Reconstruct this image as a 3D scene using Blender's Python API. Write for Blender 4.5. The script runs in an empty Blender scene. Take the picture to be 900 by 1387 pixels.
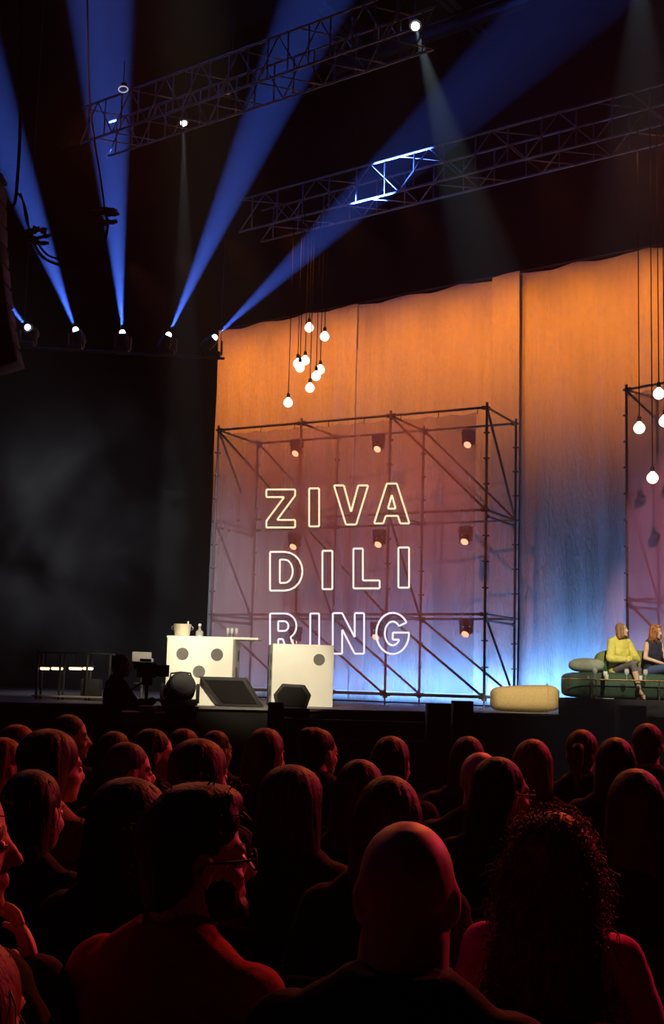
import bpy, bmesh, math, random
from math import sin, cos, pi, radians as RAD
from mathutils import Vector as V, Matrix, noise
random.seed(7)
C = bpy.context.scene.collection
sc = bpy.context.scene

# ------------------------------------------------------------------ camera
F, PITCH, ROLL, CZ = 1690.0, 0.1345, 0.027, 0.45
cp, sp, cr, sr = cos(PITCH), sin(PITCH), cos(ROLL), sin(ROLL)
FWD = V((0, cp, sp)); UPV = V((0, -sp, cp)); RX = V((1, 0, 0))
CR = RX*cr + UPV*sr; CU = -RX*sr + UPV*cr
CAM = V((0, 0, CZ))
def ray(px, py): return FWD + CR*((px-450)/F) + CU*((693.5-py)/F)
def W(px, py, d):
    r = ray(px, py); return CAM + r*(d/r.y)
def onz(px, py, z):
    r = ray(px, py); return CAM + r*((z-CZ)/r.z)
def onplane(px, py, p, n):
    r = ray(px, py); return CAM + r*((p-CAM).dot(n)/r.dot(n))
cd = bpy.data.cameras.new('camera'); cam = bpy.data.objects.new('camera', cd); C.objects.link(cam)
cd.sensor_fit = 'VERTICAL'; cd.sensor_height = 36; cd.lens = F*36/1387; cd.clip_end = 200
m3 = Matrix((CR, CU, -FWD)).transposed(); cam.matrix_world = Matrix.Translation(CAM) @ m3.to_4x4()
sc.camera = cam
sc.view_settings.view_transform = 'Standard'; sc.view_settings.look = 'None'
sc.view_settings.gamma = 1; sc.view_settings.use_curve_mapping = False; sc.view_settings.exposure = 0

# ------------------------------------------------------------------ materials
def mat(name, col, rough=.6, metal=0, emit=0, ecol=None, var=.12, scale=8, bump=0, bscale=None, alpha=None, trans=0, stretch=None, spec=.5):
    m = bpy.data.materials.new(name); m.use_nodes = True
    nt = m.node_tree; b = nt.nodes['Principled BSDF']
    b.inputs['Roughness'].default_value = rough; b.inputs['Metallic'].default_value = metal
    b.inputs['Specular IOR Level'].default_value = spec
    tc = nt.nodes.new('ShaderNodeTexCoord'); src = tc.outputs['Object']
    if stretch:
        mp = nt.nodes.new('ShaderNodeMapping'); mp.inputs['Scale'].default_value = stretch
        nt.links.new(src, mp.inputs['Vector']); src = mp.outputs['Vector']
    nz = nt.nodes.new('ShaderNodeTexNoise'); nz.inputs['Scale'].default_value = scale; nz.inputs['Detail'].default_value = 4
    nt.links.new(src, nz.inputs['Vector'])
    rp = nt.nodes.new('ShaderNodeValToRGB')
    lo = [max(0, c*(1-var)) for c in col]; hi = [min(1, c*(1+var)) for c in col]
    rp.color_ramp.elements[0].position = .3; rp.color_ramp.elements[1].position = .7
    rp.color_ramp.elements[0].color = (*lo, 1); rp.color_ramp.elements[1].color = (*hi, 1)
    nt.links.new(nz.outputs['Fac'], rp.inputs['Fac']); nt.links.new(rp.outputs['Color'], b.inputs['Base Color'])
    if emit:
        b.inputs['Emission Color'].default_value = (*(ecol or col), 1); b.inputs['Emission Strength'].default_value = emit
    if bump:
        n2 = nt.nodes.new('ShaderNodeTexNoise'); n2.inputs['Scale'].default_value = bscale or scale*4; n2.inputs['Detail'].default_value = 5
        nt.links.new(src, n2.inputs['Vector'])
        bp = nt.nodes.new('ShaderNodeBump'); bp.inputs['Strength'].default_value = bump; bp.inputs['Distance'].default_value = .02
        nt.links.new(n2.outputs['Fac'], bp.inputs['Height']); nt.links.new(bp.outputs['Normal'], b.inputs['Normal'])
    if alpha is not None: b.inputs['Alpha'].default_value = alpha
    if trans: b.inputs['Transmission Weight'].default_value = trans
    return m
M = {}
M['black'] = mat('black_paint', (.012, .012, .013), .7)
M['wall'] = mat('wall_black', (.010, .010, .011), .9, scale=2)
M['floor'] = mat('floor_dark', (.018, .016, .016), .8, scale=3)
M['deck'] = mat('deck_grey', (.16, .15, .15), .55, scale=4, var=.2, bump=.05)
M['fascia'] = mat('fascia_black', (.012, .011, .011), .9, scale=3, spec=.1)
M['steel'] = mat('scaffold_steel', (.22, .19, .18), .45, .7, scale=30, var=.25)
M['alu'] = mat('truss_aluminium', (.24, .24, .25), .4, .7, scale=30)
M['dark_steel'] = mat('dark_steel', (.05, .05, .055), .5, .6, scale=20)
M['white'] = mat('white_lacquer', (.80, .77, .70), .45, scale=5, var=.03)
M['pip'] = mat('grey_pip', (.13, .125, .12), .7)
M['pouf'] = mat('mustard_boucle', (.60, .43, .19), .95, scale=60, var=.15, bump=.5, bscale=120, spec=.1)
M['green'] = mat('green_velvet', (.028, .062, .036), .8, scale=20, var=.2, bump=.1)
M['olive'] = mat('olive_velvet', (.16, .19, .045), .8, scale=20, var=.15, bump=.1)
M['sage'] = mat('sage_cushion', (.30, .33, .26), .9, scale=30, bump=.2)
M['brass'] = mat('brass', (.35, .22, .08), .35, .9)
M['cloth_black'] = mat('black_drape', (.018, .017, .018), .9, scale=8, bump=.3, bscale=6, spec=.15)
M['lamp_warm'] = mat('lamp_warm_glass', (1, .8, .55), .3, emit=3.2, ecol=(1, .83, .6))
M['lamp_white'] = mat('lamp_white_lens', (1, 1, 1), .3, emit=14, ecol=(.95, 1, .95))
M['lamp_blue'] = mat('lamp_blue_lens', (.8, .87, 1), .3, emit=6, ecol=(.62, .75, 1))
M['lamp_amber'] = mat('lamp_amber_lens', (1, .5, .3), .3, emit=2.2, ecol=(1, .45, .24))
M['lamp_strip'] = mat('lamp_strip', (1, .9, .7), .3, emit=2.6, ecol=(1, .70, .36))
M['lamp_red'] = mat('lamp_red', (1, .3, .2), .3, emit=.5, ecol=(1, .35, .2))
M['cable'] = mat('cable_rubber', (.006, .006, .006), .9, spec=.05)
M['glass_green'] = mat('bottle_green_glass', (.02, .10, .03), .1, spec=.6)
M['glass'] = mat('clear_glass', (.75, .78, .78), .08, alpha=.35)
M['tabletop'] = mat('smoked_glass', (.08, .06, .045), .12, alpha=.28)
M['bucket'] = mat('bucket_cream_metal', (.72, .66, .50), .3, .3)
M['paper'] = mat('paper_white', (.75, .74, .7), .8)
M['seat'] = mat('seat_fabric', (.016, .010, .011), .95, scale=40, bump=.2, spec=.1)
M['candle'] = mat('candle_wax', (.85, .82, .72), .5, emit=.25, ecol=(1, .8, .5))
for n_, c_ in dict(light=(.62, .40, .29), mid=(.50, .31, .22), ruddy=(.55, .30, .20)).items():
    M['skin_'+n_] = mat('skin_'+n_, c_, .55, scale=14, var=.08)
M['lip'] = mat('lip', (.42, .13, .11), .5)
M['brow'] = mat('eyebrow', (.08, .05, .03), .8)
M['eye'] = mat('eye_white', (.75, .74, .72), .25)
M['iris'] = mat('iris', (.05, .04, .03), .2)
HAIRC = dict(black=(.012, .009, .008), brown=(.045, .024, .015), chestnut=(.075, .035, .018), auburn=(.16, .055, .022), blonde=(.24, .15, .08), grey=(.18, .15, .13), bobbrown=(.27, .15, .07), copper=(.42, .16, .055))
for n_, c_ in HAIRC.items():
    M['hair_'+n_] = mat('hair_'+n_, c_, .55, scale=60, var=.35, stretch=(1, 1, .12), bump=.25, bscale=110, spec=.2)
def cl(name, col, **k):
    if 'c_'+name not in M: M['c_'+name] = mat('cloth_'+name, col, .9, scale=25, var=.12, bump=.2, bscale=40, spec=.15, **k)
    return M['c_'+name]
cl('dark', (.014, .013, .014)); cl('navy', (.018, .022, .04)); cl('charcoal', (.03, .028, .03)); cl('magenta', (.85, .04, .42))
cl('crimson', (.32, .015, .03)); cl('beige', (.33, .22, .14)); cl('moss', (.035, .033, .02)); cl('plum', (.06, .022, .03)); cl('brownc', (.05, .03, .02))
cl('yellow', (.64, .58, .13)); cl('greypattern', (.14, .13, .13)); cl('navytop', (.025, .028, .05)); cl('jeans', (.07, .10, .22)); cl('white', (.7, .7, .68))

# ------------------------------------------------------------------ geometry helpers
class G:
    """vertex / face collector"""
    def __init__(s): s.v = []; s.f = []
    def _add(s, vs, fs):
        o = len(s.v); s.v += [V(p) for p in vs]; s.f += [tuple(i+o for i in f) for f in fs]
    def rings(s, R, cap=True, closed=True):
        n = len(R[0]); vs = [p for r in R for p in r]; fs = []
        for i in range(len(R)-1):
            for j in range(n if closed else n-1):
                a = i*n+j; b = i*n+(j+1) % n; fs.append((a, b, b+n, a+n))
        if cap:
            fs.append(tuple(reversed(range(n)))); fs.append(tuple(range((len(R)-1)*n, len(R)*n)))
        s._add(vs, fs)
    def ell(s, c, r, rot=None, n=14, m=9):
        c = V(c); r = (r, r, r) if isinstance(r, (int, float)) else r
        R = []
        for i in range(1, m):
            t = pi*i/m; ring = []
            for j in range(n):
                a = 2*pi*j/n; p = V((r[0]*sin(t)*cos(a), r[1]*sin(t)*sin(a), -r[2]*cos(t)))
                ring.append(c+(rot @ p if rot else p))
            R.append(ring)
        k = len(R); o = V((0, 0, r[2])); o = rot @ o if rot else o
        vs = [p for q in R for p in q]+[c-o, c+o]; fs = []
        for i in range(k-1):
            for j in range(n):
                a = i*n+j; b = i*n+(j+1) % n; fs.append((a, b, b+n, a+n))
        for j in range(n):
            fs.append((k*n, (j+1) % n, j)); fs.append((k*n+1, (k-1)*n+j, (k-1)*n+(j+1) % n))
        s._add(vs, fs)
    def cap(s, p0, p1, r0, r1=None, n=12):
        """tapered capsule"""
        p0 = V(p0); p1 = V(p1); r1 = r0 if r1 is None else r1
        d = p1-p0; L = d.length
        if L < 1e-6: return s.ell(p0, r0)
        d /= L; u = d.orthogonal().normalized(); w = d.cross(u)
        R = []
        for t in (-.97, -.75, -.4): R.append((p0+d*r0*t, r0*math.sqrt(1-t*t)))
        R.append((p0, r0)); R.append((p1, r1))
        for t in (.4, .75, .97): R.append((p1+d*r1*t, r1*math.sqrt(1-t*t)))
        s.rings([[c+u*(r*cos(2*pi*j/n))+w*(r*sin(2*pi*j/n)) for j in range(n)] for c, r in R])
    def cyl(s, p0, p1, r0, r1=None, n=16):
        p0 = V(p0); p1 = V(p1); r1 = r0 if r1 is None else r1
        d = (p1-p0).normalized(); u = d.orthogonal().normalized(); w = d.cross(u)
        s.rings([[c+u*(r*cos(2*pi*j/n))+w*(r*sin(2*pi*j/n)) for j in range(n)] for c, r in ((p0, r0), (p1, r1))])
    def lathe(s, prof, c=(0, 0, 0), n=24, cap=True):
        c = V(c); s.rings([[c+V((r*cos(2*pi*j/n), r*sin(2*pi*j/n), z)) for j in range(n)] for r, z in prof], cap)
    def tube(s, P, r, n=8, closed=False):
        P = [V(p) for p in P]; k = len(P); R = []; u = None
        for i in range(k):
            if closed: d = P[(i+1) % k]-P[i-1]
            else: d = P[min(i+1, k-1)]-P[max(i-1, 0)]
            d.normalize()
            if u is None: u = d.orthogonal().normalized()
            u = (u-d*u.dot(d)); u = u.normalized() if u.length > 1e-5 else d.orthogonal().normalized()
            w = d.cross(u); rr = r(i/(k-1)) if callable(r) else r
            R.append([P[i]+u*(rr*cos(2*pi*j/n))+w*(rr*sin(2*pi*j/n)) for j in range(n)])
        if closed: R.append(R[0]); s.rings(R, False)
        else: s.rings(R)
    def box(s, c, size, rot=None, bev=0, seg=2):
        bm = bmesh.new(); bmesh.ops.create_cube(bm, size=1)
        for v in bm.verts: v.co = V((v.co.x*size[0], v.co.y*size[1], v.co.z*size[2]))
        if bev: bmesh.ops.bevel(bm, geom=bm.edges[:], offset=bev, segments=seg, profile=.5, affect='EDGES')
        s._bm(bm, V(c), rot)
    def prism(s, poly, c, ax, ay, az, h, bev=0):
        """polygon in (ax, ay) plane extruded by h along az"""
        bm = bmesh.new(); c = V(c); ax = V(ax); ay = V(ay); az = V(az)
        vs = [bm.verts.new(c+ax*x+ay*y) for x, y in poly]; f = bm.faces.new(vs)
        e = bmesh.ops.extrude_face_region(bm, geom=[f]); nv = [g for g in e['geom'] if isinstance(g, bmesh.types.BMVert)]
        bmesh.ops.translate(bm, verts=nv, vec=az*h); bmesh.ops.recalc_face_normals(bm, faces=bm.faces[:])
        if bev: bmesh.ops.bevel(bm, geom=bm.edges[:], offset=bev, segments=2, profile=.5, affect='EDGES')
        s._bm(bm, V((0, 0, 0)), None)
    def _bm(s, bm, c, rot):
        bm.verts.index_update()
        s._add([c+(rot @ v.co if rot else v.co) for v in bm.verts], [[v.index for v in f.verts] for f in bm.faces]); bm.free()
    def mesh(s, name, smooth=True):
        me = bpy.data.meshes.new(name); me.from_pydata([tuple(p) for p in s.v], [], s.f); me.update()
        bm = bmesh.new(); bm.from_mesh(me); bmesh.ops.recalc_face_normals(bm, faces=bm.faces[:]); bm.to_mesh(me); bm.free()
        if smooth: me.polygons.foreach_set('use_smooth', [True]*len(me.polygons))
        return me
def auto_smooth(me, ang=35):
    bm = bmesh.new(); bm.from_mesh(me)
    for e in bm.edges: e.smooth = not (len(e.link_faces) == 2 and e.calc_face_angle(0) > RAD(ang))
    bm.to_mesh(me); bm.free()
def link(name, me, m, parent=None, loc=None):
    o = bpy.data.objects.new(name, me)
    if m is not None and not me.materials: me.materials.append(m)
    C.objects.link(o)
    if parent: o.parent = parent
    if loc is not None: o.location = loc
    return o
def obj(name, g, m, parent=None, loc=None, smooth=True, label=None):
    me = g.mesh(name, smooth)
    if smooth: auto_smooth(me)
    o = link(name, me, m, parent, loc)
    if label: o['label'] = label
    return o
def tag(o, label, cat, group=None, kind=None):
    o['label'] = label; o['category'] = cat
    if group: o['group'] = group
    if kind: o['kind'] = kind
    return o
def thing(name, label, cat, loc=(0, 0, 0), rz=0, group=None):
    o = bpy.data.objects.new(name, None); C.objects.link(o); o.location = loc; o.rotation_euler = (0, 0, rz); o.empty_display_size = .1
    return tag(o, label, cat, group)
def struct(name, g, m, smooth=False):
    o = obj(name, g, m, smooth=smooth); o['kind'] = 'structure'; return o
def remesh(g, voxel, name, smooth=2):
    me = g.mesh(name); t = bpy.data.objects.new('tmp', me); C.objects.link(t)
    r = t.modifiers.new('r', 'REMESH'); r.mode = 'VOXEL'; r.voxel_size = voxel; r.use_smooth_shade = True
    if smooth: k = t.modifiers.new('s', 'SMOOTH'); k.factor = .5; k.iterations = smooth
    dg = bpy.context.evaluated_depsgraph_get(); dg.update()
    out = bpy.data.meshes.new_from_object(t.evaluated_get(dg)); out.name = name
    bpy.data.objects.remove(t); bpy.data.meshes.remove(me); out.materials.clear()
    return out
def rotz(a): return Matrix.Rotation(a, 3, 'Z')
def dup(root, loc=None, rz=None, label=None, group=None):
    def cp_(o, par):
        c = o.copy(); C.objects.link(c); c.parent = par
        for ch in kids.get(o.name, ()): cp_(ch, c)
        return c
    kids = {}
    for o in root.children_recursive: kids.setdefault(o.parent.name, []).append(o)
    r = cp_(root, None)
    if loc is not None: r.location = loc
    if rz is not None: r.rotation_euler = (0, 0, rz)
    if label: r['label'] = label
    if group: r['group'] = group
    return r

# ------------------------------------------------------------------ hall frame
HY = RAD(-36.9); HX = V((cos(HY), sin(HY), 0)); HN = V((-sin(HY), cos(HY), 0))     # along the curtain (to the right), and upstage
CUR = V((-3.07, 31.5, 0))                                                         # left foot of the curtain line
def hall(t, n, z=0): return CUR + HX*t + HN*n + V((0, 0, z))
def cur_t(px, off=0):                                                             # curtain parameter seen at a pixel column
    r = ray(px, 700); p0 = CUR+HN*off; n = V((r.y, -r.x, 0))
    return -p0.dot(n)/HX.dot(n)

# floor, stage, walls, ceiling
g = G(); g.box((0, 12, -1.15), (60, 60, .1)); struct('floor', g, M['floor'])
g = G(); poly = [(-14, 17.6), (-6, 18.9), (0, 20.0), (3.1, 20.9), (9, 21.0), (14, 20), (14, 40), (-14, 46)]
g.prism(poly, (0, 0, -.035), (1, 0, 0), (0, 1, 0), (0, 0, 1), .035); o = struct('stage_floor', g, M['deck'])
g = G(); poly2 = [(x, y+.06) for x, y in poly]
g.prism(poly2, (0, 0, -1.1), (1, 0, 0), (0, 1, 0), (0, 0, 1), 1.06); o = struct('stage_fascia', g, M['fascia'])
def wallbox(name, a, b, z0, z1, th=.2):
    a = V(a); b = V(b); d = b-a; L = d.length
    g = G(); g.box((a+b)/2+V((0, 0, (z0+z1)/2)), (L, th, z1-z0), rotz(math.atan2(d.y, d.x))); return struct(name, g, M['wall'])
wallbox('wall_back', hall(-14, 3.2), hall(24, 3.2), -1.1, 18)
wallbox('wall_left', (-12.5, -12, 0), (-12.5, 42, 0), -1.1, 18)
wallbox('wall_right', (17, -12, 0), (17, 20, 0), -1.1, 18)
wallbox('wall_rear', (-12.5, -12, 0), (17, -12, 0), -1.1, 18)
g = G(); g.box((2, 15, 18.05), (40, 60, .1)); struct('ceiling', g, M['wall'])
# ceiling steel
def cbeam(a, b, w, h, zz, label):
    p, q = onz(*a, zz), onz(*b, zz); d = q-p; L = d.length; g = G()
    rot = rotz(math.atan2(d.y, d.x))
    for s in (-1, 1): g.box((p+q)/2+V((0, 0, s*h*.45)), (L, w, h*.1), rot)
    g.box((p+q)/2, (L, w*.18, h), rot)
    o = obj('ceiling_beam', g, M['dark_steel'], smooth=False); tag(o, label, 'beam', 'steel beams under the roof', 'structure')
cbeam((452, 92), (720, -4), .22, .3, 15.2, 'long dark steel roof beam running up to the right behind the bright spotlight')
cbeam((440, 2), (516, 84), .35, .35, 15.6, 'short blue-lit steel roof beam left of the bright spotlight')
cbeam((592, -20), (664, 48), .35, .35, 15.6, 'short blue-lit steel roof beam right of the bright spotlight')
cbeam((622, -20), (690, 42), .12, .2, 15.9, 'thin steel roof beam beside the short beam right of the spotlight')

# ------------------------------------------------------------------ curtains
def curtain_mat():
    m = mat('curtain_cloth', (.55, .50, .47), .95, var=.05, scale=3, stretch=(3, 3, .25), spec=.05)
    nt = m.node_tree; b = nt.nodes['Principled BSDF']
    tc = nt.nodes.new('ShaderNodeTexCoord'); prev = None
    for st, scl, strn, dist in (((1, 1, .05), 9, .4, .05), ((1, 1, .22), 15, .65, .05), ((1.6, 1.6, .42), 18, .5, .03)):
        mp = nt.nodes.new('ShaderNodeMapping'); mp.inputs['Scale'].default_value = st
        nz = nt.nodes.new('ShaderNodeTexNoise'); nz.inputs['Scale'].default_value = scl; nz.inputs['Detail'].default_value = 5; nz.inputs['Distortion'].default_value = .6
        bp = nt.nodes.new('ShaderNodeBump'); bp.inputs['Strength'].default_value = strn; bp.inputs['Distance'].default_value = dist
        nt.links.new(tc.outputs['Object'], mp.inputs['Vector']); nt.links.new(mp.outputs['Vector'], nz.inputs['Vector']); nt.links.new(nz.outputs['Fac'], bp.inputs['Height'])
        if prev: nt.links.new(prev, bp.inputs['Normal'])
        prev = bp.outputs['Normal']
    nt.links.new(prev, b.inputs['Normal'])
    return m
M['curtain'] = curtain_mat()
CTOP = 9.38
def curtain(name, t0, t1, off, label, seed, ztop=CTOP, amp=.05, scallop=.06):
    nx = int((t1-t0)/.035)+2; nzz = 70; vs = []; fs = []
    def fold(t, z):
        a = amp*(.35+.65*(1-z/ztop)+.15)
        return a*(sin(t*7.3+seed+.6*sin(t*1.9))*.55+sin(t*13.1+seed*2+.25*z)*.35+noise.noise((t*3.1, z*.5, seed))*1.0)
    for i in range(nx):
        t = t0+(t1-t0)*i/(nx-1)
        top = ztop-scallop*(.5-.5*cos(2*pi*t/1.45))+.02*noise.noise((t*2, 0, seed))
        for k in range(nzz):
            z = .03+(top-.03)*k/(nzz-1); vs.append(hall(t, off+fold(t, z), z)-CUR)
    for i in range(nx-1):
        for k in range(nzz-1): a = i*nzz+k; fs.append((a, a+nzz, a+nzz+1, a+1))
    g = G(); g._add(vs, fs); me = g.mesh(name); o = link(name, me, M['curtain'], loc=CUR)
    md = o.modifiers.new('thickness', 'SOLIDIFY'); md.thickness = .012
    tag(o, label, 'curtain', 'tall stage curtains'); return o
ta, tb, tc_, td = cur_t(287), cur_t(477), cur_t(662), cur_t(704)
curtain('stage_curtain', ta, tb+.02, -.02, 'narrow orange-lit curtain panel at the far end beside the dark wall', 1.3)
curtain('stage_curtain', tb-.03, tc_+.25, .05, 'broad orange-lit curtain panel behind the glowing outlined letters', 4.1)
curtain('stage_curtain', tc_+.10, td+.03, -.10, 'slim paler curtain strip overlapping between the two scaffold frames', 2.2, amp=.04)
curtain('stage_curtain', td-.05, cur_t(900)+2.2, .06, 'broad curtain panel behind the sofa, with bright blue light at its foot', 6.6, amp=.06)
g = G(); g.cyl(hall(ta-.3, .16, CTOP+.06), hall(cur_t(900)+2.4, .16, CTOP+.06), .03)
o = obj('curtain_pipe', g, M['dark_steel']); tag(o, 'black pipe the orange curtains hang from', 'pipe')

# ------------------------------------------------------------------ scaffolds
def tube_mesh(g, a, b, r): g.cyl(a, b, r, n=10)
def rosette(g, p):
    g.cyl(p-V((0, 0, .012)), p+V((0, 0, .012)), .065, n=12)
def scaffold(origin, yaw, nb, depth, ztop, label, bay=2.07, extra=True, fdiag=(), bdiag=(), sdiag=(), r=.026):
    t = thing('scaffold_tower', label, 'scaffold', origin, yaw, 'scaffold frames with gauze')
    lv = [ztop-6*0-0, ztop-2, ztop-4, .22]
    def P(i, b, z): return V((i*bay, b*depth, z))
    for i in range(nb+1):
        for b in (0, 1):
            g = G(); g.cyl(P(i, b, .0), P(i, b, .012), .11, n=16); g.cyl(P(i, b, .012), P(i, b, .2), .018, n=8); g.cyl(P(i, b, .15), P(i, b, .19), .05, n=8)
            g.cyl(P(i, b, .19), P(i, b, ztop+.1), r, n=12); z = ztop
            while z > .3: rosette(g, P(i, b, z)); z -= .5
            obj('standard_post', g, M['steel'], t)
    def led(a, b, nm='ledger'):
        g = G(); d = (b-a).normalized(); g.cyl(a+d*.05, b-d*.05, r*.92, n=10)
        for e, s in ((a, 1), (b, -1)): g.box(e+d*s*.07, (.07, .05, .075), rotz(math.atan2(d.y, d.x)), .01, 1)
        obj(nm, g, M['steel'], t)
    for z in lv:
        for i in range(nb):
            for b in (0, 1): led(P(i, b, z), P(i+1, b, z))
        for i in range(nb+1): led(P(i, 0, z), P(i, 1, z), 'transom')
    if extra:
        for z in (ztop-2.12, ztop-4.12):
            for i in (0, nb): led(P(i, 0, z), P(i, 1, z), 'transom')
    def dg(a, b, y):
        g = G(); d = (b-a).normalized(); o = V((0, y, 0)); g.cyl(a+d*.06+o, b-d*.06+o, r*.92, n=10)
        for e, s in ((a, 1), (b, -1)): g.box(e+o+d*s*.05, (.06, .05, .1), rotz(math.atan2(d.y, d.x)), .01, 1)
        obj('diagonal_brace', g, M['steel'], t)
    for i, k in fdiag: dg(P(i, 0, lv[k]), P(i+1, 0, lv[k+1]), -.045)
    for i, k in bdiag: dg(P(i, 1, lv[k]), P(i+1, 1, lv[k+1]), .045)
    for i, k in sdiag: dg(P(i, 0, lv[k]), P(i, 1, lv[k+1]), 0)
    return t, P, lv
S1Y = -.4965; S1O = V((-2.51, 26.63, 0)); S1H = 5.33+CZ; S1D = 1.63
SX = V((cos(S1Y), sin(S1Y), 0)); SN = V((-sin(S1Y), cos(S1Y), 0))
scaffold(S1O, S1Y, 3, S1D, S1H, 'three-bay steel scaffold frame carrying the glowing outlined letters',
    fdiag=((0, 0), (2, 0), (1, 1), (1, 2), (2, 2), (0, 2)), bdiag=((0, 0), (2, 0), (1, 2), (2, 2)), sdiag=((3, 0), (3, 2), (0, 1), (1, 1), (2, 1), (0, 0)))
S2Y = -.86; S2O = W(849, 528, 23.2); S2H = S2O.z; S2O.z = 0
SX2 = V((cos(S2Y), sin(S2Y), 0)); SN2 = V((-sin(S2Y), cos(S2Y), 0))
scaffold(S2O, S2Y, 1, 1.0, S2H, 'steel scaffold frame with lilac gauze behind the seated women', fdiag=((0, 0), (0, 2)), bdiag=(), sdiag=((0, 1),))
def scrim_mat(name, col, fac):
    m = bpy.data.materials.new(name); m.use_nodes = True; nt = m.node_tree; nt.nodes.clear(); N = nt.nodes.new; L = nt.links.new
    out = N('ShaderNodeOutputMaterial'); mx = N('ShaderNodeMixShader'); tr = N('ShaderNodeBsdfTransparent'); ad = N('ShaderNodeMixShader'); df = N('ShaderNodeBsdfDiffuse'); tl = N('ShaderNodeBsdfTranslucent')
    tc = N('ShaderNodeTexCoord'); mp = N('ShaderNodeMapping'); mp.inputs['Scale'].default_value = (1, 1, .12)
    nz = N('ShaderNodeTexNoise'); nz.inputs['Scale'].default_value = 2.2; nz.inputs['Detail'].default_value = 5
    L(tc.outputs['Object'], mp.inputs['Vector']); L(mp.outputs['Vector'], nz.inputs['Vector'])
    mr = N('ShaderNodeMapRange'); mr.inputs['From Min'].default_value = .25; mr.inputs['From Max'].default_value = .75; mr.inputs['To Min'].default_value = fac-.09; mr.inputs['To Max'].default_value = fac+.09
    L(nz.outputs['Fac'], mr.inputs['Value']); L(mr.outputs['Result'], mx.inputs['Fac'])
    df.inputs['Color'].default_value = (*col, 1); tl.inputs['Color'].default_value = (*col, 1); ad.inputs['Fac'].default_value = .35
    L(df.outputs[0], ad.inputs[1]); L(tl.outputs[0], ad.inputs[2]); L(tr.outputs[0], mx.inputs[1]); L(ad.outputs[0], mx.inputs[2]); L(mx.outputs[0], out.inputs['Surface'])
    return m
M['scrim'] = scrim_mat('gauze_rose', (.62, .40, .42), .42)
M['scrim2'] = scrim_mat('gauze_lilac', (.66, .42, .52), .55)
def scrim(O, X, N, u0, u1, z0, z1, m, label, seed):
    nx = int((u1-u0)/.06)+2; nz = 60; vs = []; fs = []
    for i in range(nx):
        u = u0+(u1-u0)*i/(nx-1)
        for k in range(nz):
            z = z0+(z1-z0)*k/(nz-1)
            y = -.075+.018*noise.noise((u*1.3, z*.35, seed))+.007*sin(u*5+seed)
            zz = z-(.035*sin(pi*((u*2) % 1)) if k == nz-1 else 0)
            vs.append(X*u+N*y+V((0, 0, zz)))
    for i in range(nx-1):
        for k in range(nz-1): a = i*nz+k; fs.append((a, a+nz, a+nz+1, a+1))
    g = G(); g._add(vs, fs); o = link('gauze_banner', g.mesh('gauze_banner'), m, loc=O); tag(o, label, 'gauze', 'gauze cloths on the scaffolds'); return o
scr1 = scrim(S1O, SX, SN, .06, 6.02, .28, S1H-.1, M['scrim'], 'large sheer rose gauze stretched over the front of the letter scaffold', 1)
scr2 = scrim(S2O, SX2, SN2, .08, 2.0, .3, S2H-.1, M['scrim2'], 'sheer lilac gauze on the scaffold behind the seated women', 5)
g = G()
for sx in [.3+.82*i for i in range(8)]: g.cyl(SX*sx+SN*-.05+V((0, 0, S1H)), SX*sx+SN*-.075+V((0, 0, S1H-.14)), .006, n=6)
obj('gauze_tie', g, M['cable'], scr1)

# letters
SP = S1O-SN*.16
def sgn(px, py): return onplane(px, py, SP, SN)
def arc(cx, cy, rx, ry, a0, a1, n=10): return [(cx+rx*cos(RAD(a0+(a1-a0)*i/n)), cy+ry*sin(RAD(a0+(a1-a0)*i/n))) for i in range(n+1)]
I_ = [[(0, 0), (1, 0), (1, 1), (0, 1)]]
GL = dict(I=I_, L=[[(0, 0), (1, 0), (1, .2), (.36, .2), (.36, 1), (0, 1)]],
    Z=[[(0, 1), (1, 1), (1, .84), (.37, .2), (1, .2), (1, 0), (0, 0), (0, .17), (.62, .8), (0, .8)]],
    V=[[(0, 1), (.29, 1), (.5, .32), (.71, 1), (1, 1), (.65, 0), (.35, 0)]],
    A=[[(0, 0), (.36, 1), (.64, 1), (1, 0), (.74, 0), (.67, .19), (.33, .19), (.26, 0)], [(.39, .37), (.61, .37), (.5, .72)]],
    D=[[(0, 0)]+arc(.45, .5, .55, .5, -90, 90)+[(0, 1)], [(.3, .2)]+arc(.45, .5, .25, .3, -90, 90)+[(.3, .8)]],
    R=[[(0, 0), (0, 1)]+[(.52, 1)]+arc(.55, .69, .43, .31, 90, -62)+[(1.02, 0), (.68, 0), (.47, .37), (.3, .37), (.3, 0)], [(.3, .57)]+arc(.53, .69, .15, .12, -90, 90)+[(.3, .81)]],
    N=[[(0, 0), (0, 1), (.3, 1), (.7, .4), (.7, 1), (1, 1), (1, 0), (.7, 0), (.3, .6), (.3, 0)]],
    G=[arc(.5, .5, .5, .5, 32, 345, 22)+[(1, .52), (.5, .52), (.5, .35), (.70, .35)]+arc(.5, .5, .24, .29, -42, -322, 16)])
rows = [('warm', (1, .80, .47), [('Z', 361, 400, 663, 714.5), ('I', 419, 432.6, 661.5, 713), ('V', 452.6, 499, 657.5, 710.5), ('A', 507, 555, 655, 709)]),
        ('ivory', (1, .88, .72), [('D', 366, 410, 747.5, 800), ('I', 437, 450.5, 746, 798), ('L', 479, 514.6, 743, 797), ('I', 540, 554.5, 741.6, 796)]),
        ('cool', (.74, .82, 1), [('R', 366, 402.6, 831, 886), ('I', 420.5, 432.6, 831, 886), ('N', 451, 493.5, 830.5, 885.5), ('G', 510, 554.5, 830, 886)])]
sign = thing('letter_sign', 'glowing outlined capital letters in three lines on the rose gauze', 'sign', SP+SX*2.6+V((0, 0, 0)))
M['letter_face'] = mat('letter_film', (.10, .055, .04), .6, alpha=.22)
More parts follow.
